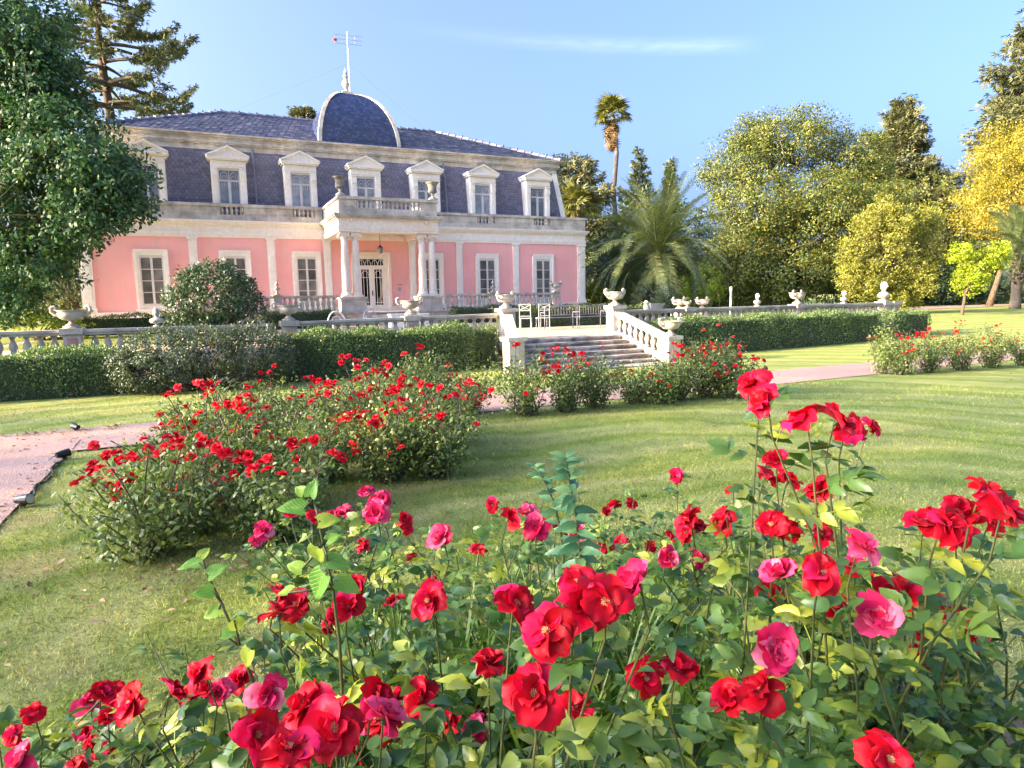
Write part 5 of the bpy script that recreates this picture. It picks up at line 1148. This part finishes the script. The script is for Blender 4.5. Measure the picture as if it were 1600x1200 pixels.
def near_bush(key, label, fl, extra, hw, seed, zlo=.25):
    rng = np.random.default_rng(seed); more = []
    for px, py, dm, kd in fl:          # blooms come in close clusters
        for _ in range(2 if dm > 40 else 1):
            if rng.uniform() < SAT.get(key, .5):
                a = rng.uniform(0, 2*np.pi); more.append((px+math.cos(a)*dm*rng.uniform(.55, .95), py+math.sin(a)*dm*rng.uniform(.3, .6), dm*rng.uniform(.72, .95), 'rrcrrpc'[rng.integers(7)]))
    fl = list(fl)+more
    P = [at_d(px, py, 2*FLOWER_R*F_PX/dm) for px, py, dm, k in fl]; P = np.array(P); cx, cy = np.median(P[:, 0]), np.median(P[:, 1])
    base = np.array([cx+.12*CF[0], cy+.12*CF[1], 0.]); t = thing('rose_bush', label, 'rose bush', base, 'foreground rose bushes')
    paths = []; b = MB(); old = MB()
    for (px, py, dm, kd), p in zip(fl, P):
        ax = norm(np.array([rng.normal()*.55, rng.normal()*.55, .8])-CF*(.15 if kd == 'c' else .62)*np.array([1, 1, .3]))
        near_flower(t, p, ax, FLOWER_R*rng.uniform(.92, 1.1), kd, rng)
        a = base+np.array([rng.normal()*.10, rng.normal()*.10, 0]); a[:2] += (p[:2]-base[:2])*.25
        e = p-ax*FLOWER_R*.26; pts = cane_path(a, e-np.array([0, 0, .06])-ax*.02, rng, .06); pts.append(e); paths.append((pts, np.linalg.norm(e-a)))
    ht = np.percentile(P[:, 2], 60)
    for k in range(extra):
        an = rng.uniform(0, 2*np.pi); r = hw*math.sqrt(rng.uniform(.05, 1)); e = base+np.array([math.cos(an)*r, math.sin(an)*r, rng.uniform(.45, .93)*ht])
        if (e-CAM)@CF < .62: continue
        rel = e-CAM; px = 800+F_PX*(rel@CR)/(rel@CF); py = 600-F_PX*(rel@CU)/(rel@CF)
        if any((px-q[0])**2+(py-q[1])**2 < (q[2]*.9)**2 and (e-CAM)@CF < (2*FLOWER_R*F_PX/q[2])+.03 for q in fl): continue     # a shoot does not grow in front of a bloom
        a = base+np.array([rng.normal()*.12, rng.normal()*.12, 0]); paths.append((cane_path(a, e, rng, .1), np.linalg.norm(e-a)))
    leaves = []
    for pts, L in paths:
        b.tube(pts, list(np.linspace(.0048, .0017, len(pts))), 5, False)
        n = int(L*.8/.055); ph = rng.uniform(0, 6)
        for i in range(n):
            tt = .26+.70*(i+.5)/n; p, d = interp(pts, tt); ph += 2.4; h = np.array([math.cos(ph), math.sin(ph), 0]); dr = norm(h+np.array([0, 0, .35])+rng.normal(size=3)*.2)
            if p[2] < zlo*.6: continue
            leaves.append((p, dr, norm(np.array([0, 0, 1.])+rng.normal(size=3)*.35-dr*.2-CF*.25), rng.uniform(.085, .135)*(.85 if tt > .85 else 1)))
    ok = []
    for l in leaves:
        tip = l[0]+l[1]*l[3]*.6; rel = tip-CAM; dep = rel@CF
        if dep < .5: continue
        px = 800+F_PX*(rel@CR)/dep; py = 600-F_PX*(rel@CU)/dep
        if any((px-q[0])**2+(py-q[1])**2 < (q[2]*.62)**2 and dep < 2*FLOWER_R*F_PX/q[2]+.02 for q in fl): continue
        ok.append((dep, l))
    ok.sort(key=lambda q: q[0])
    for dep, (p, d, n_, s) in ok[:290]: place_leaf(t, p, d, n_, s, rng)
    if len(ok) > 290:
        rest = [l for _, l in ok[290:]]; arr = []
        for j in range(4):
            sub = rest[j::4]
            if sub: arr.append(scatter(rose_leaf(330+j, True, 5), np.array([l[0] for l in sub]), np.array([l[1] for l in sub]), np.array([l[2] for l in sub]), np.array([l[3] for l in sub])))
        v, f = join(arr); big('foliage', v, f, M['lf_rose'], t, 'stuff', smooth=True)
    for k in range(5):
        a = base+np.array([rng.normal()*.1, rng.normal()*.1, -.02]); e = a+np.array([rng.normal()*.15, rng.normal()*.15, min(rng.uniform(.3, .6), ht*.55)]); old.tube(cane_path(a, e, rng, .08), list(np.linspace(.013, .008, 7)), 6)
    b.build('canes', M['cane'], t, True); old.build('old_wood', M['oldcane'], t, True); return t
EXTRA = {'A': 40, 'B': 32, 'C': 34, 'D': 34, 'E': 52, 'F': 26, 'G': 26, 'H': 40, 'I': 30, 'J': 44}; HW = {'A': .55, 'B': .45, 'C': .45, 'D': .5, 'E': .6, 'F': .3, 'G': .5, 'H': .6, 'I': .5, 'J': .42}
for i, (k, (lb, fl)) in enumerate(near.items()): near_bush(k, lb, fl, EXTRA[k], HW[k], 400+i)

# roses farther off: each bush with its blooms
def far_bloom_mesh(seed):
    rng = np.random.default_rng(seed); parts = []
    for lst, n, tilt, sc in (((.2, .9, 1.), 6, .1, 1), ((.7, .8, .8), 5, .45, .9), ((1.2, .6, .6), 4, .8, .8)):
        for k in range(n):
            v, f = petal_grid(rng, lst[1]*sc, lst[2]*sc, lst[0], .3, .1, 4, 4); a = k*2*math.pi/n+rng.normal()*.15; e = tilt+rng.normal()*.12
            v = np.stack([v[:, 0]*math.cos(e)-v[:, 2]*math.sin(e), v[:, 1], v[:, 0]*math.sin(e)+v[:, 2]*math.cos(e)], 1); v = np.stack([v[:, 0]*math.cos(a)-v[:, 1]*math.sin(a), v[:, 0]*math.sin(a)+v[:, 1]*math.cos(a), v[:, 2]], 1); parts.append((v, f))
    return mesh_np('flower', *join(parts), M['petal_far'], True)
FB = [far_bloom_mesh(500+i) for i in range(5)]
def far_bush(label, base, w, h, nfl, nleaf, seed, group, leaf='lf_rose_far', lsize=.055, low=.25, fr=.046):
    rng = np.random.default_rng(seed); base = np.array([base[0], base[1], GND(base[0], base[1])]); t = thing('rose_bush', label, 'rose bush', base, group)
    tips = []; b = MB(); paths = []
    for k in range(int(9+nfl*.9)):
        an = rng.uniform(0, 2*np.pi); r = w*math.sqrt(rng.uniform(0, 1)); z = h*rng.uniform(.62, 1.05)*(1-.28*(r/w)**2); e = base+np.array([math.cos(an)*r, math.sin(an)*r, z]); a = base+np.array([rng.normal()*.07, rng.normal()*.07, -.02]); pts = cane_path(a, e, rng, .08, 6); paths.append(pts); b.tube(pts, list(np.linspace(.010, .004, 6)), 4, False); tips.append(e)
    b.build('canes', M['oldcane'], t, True)
    P = []
    for _ in range(nleaf):
        pts = paths[rng.integers(len(paths))]; p, d = interp(pts, low+(1-low)*rng.uniform(0, 1)**.8*.97); P.append(p+rng.normal(size=3)*np.array([.075, .075, .055]))
    P = np.array(P); O = norm((P-base-np.array([0, 0, h*.45]))/np.array([w, w, h]))
    v, f = scatter('oval', P, norm(rng.normal(size=P.shape)+O*.5), norm(O*.6+np.array([0, 0, .7])+rng.normal(size=P.shape)*.5), lsize*rng.uniform(.6, 1.35, len(P))); big('foliage', v, f, M[leaf], t, 'stuff')
    tips.sort(key=lambda e: -(e[2]-.25*((e-CAM)@CF))); c = 0; i = 0
    while c < nfl:
        e = tips[(i*3) % len(tips)]; i += 1
        if rng.uniform() < .34:         # some blooms open low on the sides
            e, _d = interp(paths[rng.integers(len(paths))], rng.uniform(.62, .86)); oo = e-base; oo[2] = 0; e = e+norm(oo)*.12-CF*np.array([1, 1, 0])*.10
        for _ in range(rng.integers(1, 6)):
            if c >= nfl: break
            p = e+rng.normal(size=3)*np.array([.065, .065, .04])+(0, 0, .03); ax = norm(np.array([rng.normal()*.5, rng.normal()*.5, .8])-CF*.35); put('flower', FB[rng.integers(5)], t, p, quat_axis(ax, rng), float(fr*rng.uniform(.65, 1.1))); c += 1
    return t
ORD = ['first', 'second', 'third', 'fourth', 'fifth', 'sixth', 'seventh', 'eighth', 'ninth', 'tenth', 'eleventh', 'twelfth', 'thirteenth', 'fourteenth', 'fifteenth', 'sixteenth', 'seventeenth', 'eighteenth']
rowA = [(-7.0, -29.2, .5, .95, 13), (-6.2, -29.0, .5, 1.0, 14), (-5.45, -29.0, .45, .85, 14), (-4.75, -29.6, .5, 1.12, 18), (-4.05, -29.6, .42, .95, 12), (-3.45, -29.5, .45, .92, 14), (-2.6, -29.5, .45, .80, 9), (-2.3, -29.8, .4, .85, 8), (-1.75, -29.6, .45, .98, 14), (-1.2, -29.6, .5, 1.08, 22), (-.55, -29.4, .5, 1.08, 24), (-.9, -29.9, .4, .9, 12)]
rowA.sort(key=lambda q: (np.array([q[0], q[1], 0])-CAM)@CR/((np.array([q[0], q[1], 0])-CAM)@CF))
for i, (x, y, w_, h_, n_) in enumerate(rowA): far_bush('red rose bush in the row along the path, %s from its left end' % ORD[i], (x, y), w_*1.25, h_*[1.03, 1.1, .95, 1.0][i % 4], int(n_*1.3), 2200, 600+i, 'rose bushes along the path', low=.1)
rowB = [(4.6, -29.2, .6, .98, 18), (5.5, -29.3, .55, 1.0, 14), (6.4, -29.4, .55, 1.02, 16), (7.4, -29.5, .55, 1.0, 14), (8.5, -29.6, .6, 1.0, 14), (4.4, -28.9, .4, 1.2, 6)]
rowB.sort(key=lambda q: q[0])
for i, (x, y, w_, h_, n_) in enumerate(rowB): far_bush('red rose bush in the far right group beyond the lawn, %s from the left' % ORD[i], (x, y), w_*1.12, h_, n_, 1700, 640+i, 'rose bushes at the right of the lawn', low=.1)
bed = [(-9.4, -33.0, .5, .78, 16), (-9.2, -32.5, .55, .88, 17), (-8.55, -32.9, .5, .82, 10), (-8.95, -31.7, .55, .98, 18), (-9.45, -31.6, .5, .82, 14), (-8.2, -32.0, .5, .95, 15), (-7.6, -32.3, .5, .98, 22), (-8.0, -31.0, .5, 1.02, 16), (-7.3, -31.3, .45, .98, 14), (-9.1, -30.8, .5, .92, 14), (-7.15, -32.4, .5, .86, 14), (-6.9, -31.7, .45, .9, 12), (-7.6, -30.3, .5, .95, 14), (-6.5, -30.9, .5, .9, 13), (-8.4, -30.2, .5, .9, 13), (-6.9, -30.1, .5, .9, 12), (-9.65, -33.5, .5, .76, 12), (-8.75, -33.6, .5, .74, 9)]
bed.sort(key=lambda q: math.hypot(q[0]-CAM[0], q[1]-CAM[1]))
for i, (x, y, w_, h_, n_) in enumerate(bed): far_bush('dense red rose bush in the left bed, %s from the viewer' % ORD[i], (x, y), w_*1.22, h_*[1., 1.06, .92, 1.1, .96][i % 5], int(n_*1.5), 3000, 660+i, 'rose bushes of the left bed', 'lf_rose_far', .046, .08, .052)

# bright green sapling with heart-shaped leaves, left of centre
def heart_leaf(seed):
    rng = np.random.default_rng(seed); V = []; nu, nv = 7, 8
    for j in range(nv):
        t = j/(nv-1); wd = .86*math.sin(math.pi*(.16+.84*t)**.9)**.75*(1-.25*t); wd = max(wd, .01)
        for i in range(nu):
            s = 2*i/(nu-1)-1; V.append((t-.12*abs(s)**2*(1-t)+.02*((j+i) % 2)*abs(s), s*wd*.5, .16*abs(s)*wd-.28*t*t+.03*math.sin(8*t+4*abs(s))))
    return np.array(V), np.array([(j*nu+i, j*nu+i+1, (j+1)*nu+i+1, (j+1)*nu+i) for j in range(nv-1) for i in range(nu-1)])
HL = [mesh_np('leaf', *heart_leaf(i), M['lf_young'], True) for i in range(3)]
def sapling(label, path, leaves, seed):
    rng = np.random.default_rng(seed); pts = [at_d(*p) for p in path]; base = np.array([pts[0][0], pts[0][1], 0]); t = thing('sapling', label, 'sapling', base, 'saplings among the roses')
    b = MB(); al = [base]+pts; b.tube(al, list(np.linspace(.004, .002, len(al))), 5)
    for px, py, D, size, ax, ay in leaves:
        size *= .62
        p = at_d(px, py, D); d = norm(CR*ax+CU*ay+CF*rng.normal()*.35); n_ = norm(np.array([0, 0, .8])-CF*.7+rng.normal(size=3)*.2); x = norm(d); z = norm(n_-x*(n_@x)); y = np.cross(z, x)
        q = Matrix(((x[0], y[0], z[0]), (x[1], y[1], z[1]), (x[2], y[2], z[2]))).to_quaternion(); put('leaf', HL[rng.integers(3)], t, p-d*size*.5, q, float(size))
        j = min(al, key=lambda s_: np.linalg.norm(s_-p)); b.tube([j, p-d*size*.45], .0025, 4)
    b.build('stem', M['cane'], t, True)
sapling('bright green sapling with heart-shaped leaves at left, on a bare stalk over the grass', [(400, 1080, 1.45), (375, 1010, 1.45), (345, 940, 1.45), (320, 890, 1.45), (316, 868, 1.45)],
        [(295, 882, 1.42, .075, -1, .05), (340, 890, 1.42, .07, .7, .5), (320, 862, 1.45, .05, .4, .8), (318, 925, 1.42, .065, -.9, .2), (330, 958, 1.44, .06, -.8, -.3), (372, 978, 1.42, .07, .3, -.9), (385, 1030, 1.4, .075, -.3, -.8), (360, 990, 1.44, .055, .9, .1)], 801)
sapling('taller bright green sapling with broad leaves among the left foreground roses', [(530, 1000, 1.35), (520, 920, 1.35), (505, 850, 1.35), (490, 780, 1.35), (482, 760, 1.35)],
        [(455, 792, 1.32, .085, -.95, .2), (488, 762, 1.33, .06, .2, .9), (468, 765, 1.34, .05, -.7, .5), (515, 812, 1.32, .07, .9, .2), (495, 870, 1.32, .085, -.2, -.9), (530, 880, 1.32, .075, .9, -.2), (460, 885, 1.34, .06, -.9, .3), (495, 918, 1.3, .11, -.4, -.7), (545, 915, 1.32, .08, .9, -.3), (440, 925, 1.33, .075, -.9, -.1), (520, 840, 1.35, .05, .9, .5)], 802)
# upright blue-green shoot with opposite leaves, centre
SH = [mesh_np('leaf', *leaflet(.42, 1., .3, .3), M['lf_shoot'], False)]
def shoot(label, path, n, size, seed):
    rng = np.random.default_rng(seed); pts = [at_d(*p) for p in path]; base = np.array([pts[0][0], pts[0][1], 0]); t = thing('leafy_shoot', label, 'shoot', base, 'leafy shoots among the roses')
    al = [base]+pts; b = MB(); b.tube(al, list(np.linspace(.004, .0018, len(al))), 5); b.build('stem', M['cane'], t, True)
    for k in range(n):
        p, d = interp(pts, k/(n-1)*.999); 
        for sd in (0, math.pi):
            a = k*1.2+sd+rng.normal()*.4; h = np.array([math.cos(a), math.sin(a), .45-.5*(1-k/n)+rng.normal()*.15]); x = norm(h+rng.normal(size=3)*.1); n_ = norm(np.array([0, 0, .7])-CF*.8); z = norm(n_-x*(n_@x)); y = np.cross(z, x)
            q = Matrix(((x[0], y[0], z[0]), (x[1], y[1], z[1]), (x[2], y[2], z[2]))).to_quaternion(); put('leaf', SH[0], t, p, q, float(size*(1-.45*k/n)*rng.uniform(.85, 1.1)))
shoot('upright blue-green shoot with paired narrow leaves in the centre foreground', [(908, 900, 1.6), (905, 850, 1.6), (897, 790, 1.6), (888, 740, 1.6), (884, 714, 1.6)], 22, .072, 811)
shoot('short side shoot with paired narrow leaves left of the tall one', [(880, 860, 1.65), (868, 790, 1.65), (850, 750, 1.65), (836, 728, 1.65)], 11, .05, 812)
# long grass among the foreground roses
rng = np.random.default_rng(821); n = 900; P = []
for _ in range(n):
    cxy = [(-8.15, -37.0), (-8.5, -36.8), (-7.9, -37.4), (-8.35, -37.35)][rng.integers(4)]; P.append((cxy[0]+rng.normal()*.25, cxy[1]+rng.normal()*.22, 0))
P = np.array(P); up = norm(np.array([0, 0, 1.])+rng.normal(size=P.shape)*np.array([.22, .22, 0])); tv = np.array([(0, -.011, 0), (0, .011, 0), (.35, .011, 0), (.35, -.011, 0), (.7, .008, -.06), (.7, -.008, -.06), (1, 0, -.25)]); tf = np.array([(0, 1, 2), (0, 2, 3), (3, 2, 4), (3, 4, 5), (5, 4, 6)])
v, f = scatter((tv, tf), P, up, norm(rng.normal(size=P.shape)), rng.uniform(.4, .95, n)); tag(big('long_grass', v, f, M['lf_blade']), 'long bright grass blades standing among the foreground roses', 'grass', kind='stuff')

# ================================================================== LAWN BLADES AND LITTER
def on_lawn(P):
    x, y = P[:, 0], P[:, 1]; ok = ~((y > -29.02) & (y < -27.1)) & ~((x < -10.85) & (x > -13.7) & (y < -28)); return ok & (y < -22.9)
rng = np.random.default_rng(901); allP = []; allS = []
for d0, d1, dens, hgt in ((2.2, 4.5, 4200, .03), (4.5, 7, 2400, .032), (7, 10.5, 900, .036), (10.5, 15, 300, .045)):
    A = (d1*d1-d0*d0)*.5*2*math.atan(.82); n = int(A*dens); r = np.sqrt(rng.uniform(d0*d0, d1*d1, n)); a = rng.uniform(-.70, .70, n)
    fw = norm(np.array([CF[0], CF[1], 0])); rt = norm(np.array([CR[0], CR[1], 0])); P = CAM*np.array([1, 1, 0])+(r*np.cos(a))[:, None]*fw+(r*np.sin(a))[:, None]*rt
    P = P[on_lawn(P)]; P[:, 2] = gh(P[:, 0], P[:, 1]); allP.append(P); allS.append(hgt*rng.uniform(.5, 1.35, len(P)))
P = np.concatenate(allP); S_ = np.concatenate(allS); tv = np.array([(0, -.07, 0), (0, .07, 0), (.6, .05, .05), (1, 0, .2)]); tf = np.array([(0, 1, 2), (0, 2, 3)])
v, f = scatter((tv, tf), P, norm(np.array([0, 0, .8])+rng.normal(size=P.shape)*np.array([.6, .6, .05])), norm(rng.normal(size=P.shape)), S_); tag(big('grass', v, f, M['grass']), 'short mown green grass blades of the near lawn', 'grass', kind='stuff')
# fallen leaves on the path and lawn
rng = np.random.default_rng(911); P = []
for _ in range(260): P.append((rng.uniform(-13.4, -10.3), -27.25+abs(rng.normal())*-.25, 0))
for _ in range(160): P.append((rng.uniform(-13, -9.5), rng.uniform(-29, -27.2), 0))
for _ in range(120): P.append((rng.normal(-9.6, .5), rng.normal(-33.9, .35), 0))
for _ in range(160): P.append((rng.uniform(-10, 10), rng.uniform(-35, -23.5), 0))
for _ in range(90): P.append((-10.85+rng.normal()*.1, rng.uniform(-33, -29), 0))
P = np.array(P); P[:, 2] = gh(P[:, 0], P[:, 1])+.028
v, f = scatter('diamond', P, norm(rng.normal(size=P.shape)*np.array([1, 1, .15])), norm(np.array([0, 0, 1.])+rng.normal(size=P.shape)*.3), rng.uniform(.03, .075, len(P))); tag(big('fallen_leaves', v, f, M['lf_dry']), 'dry brown leaves scattered on path and grass', 'leaves', kind='stuff')
# edging cable along the path border
b = MB(); pts = [(-10.78, y, .022+.01*math.sin(y*5)) for y in np.linspace(-31.5, -29.6, 9)]; pts = [(x+.04*math.sin(k*1.7), y, z) for k, (x, y, z) in enumerate(pts)]; b.tube(pts, .012, 5)
tag(b.build('path_cable', M['blackplastic'], loc=(-10.78, -30.5, 0)), 'dark cable lying along the path edge between two spotlights', 'cable')
b = MB(); b.tube([(-10.7+.35*k, -29.12+.02*math.sin(k*2), .02) for k in range(12)], .014, 5)
tag(b.build('path_edging', M['blackplastic'], loc=(-9, -29.1, 0)), 'dark edging strip running from the corner spotlight behind the left roses', 'edging')
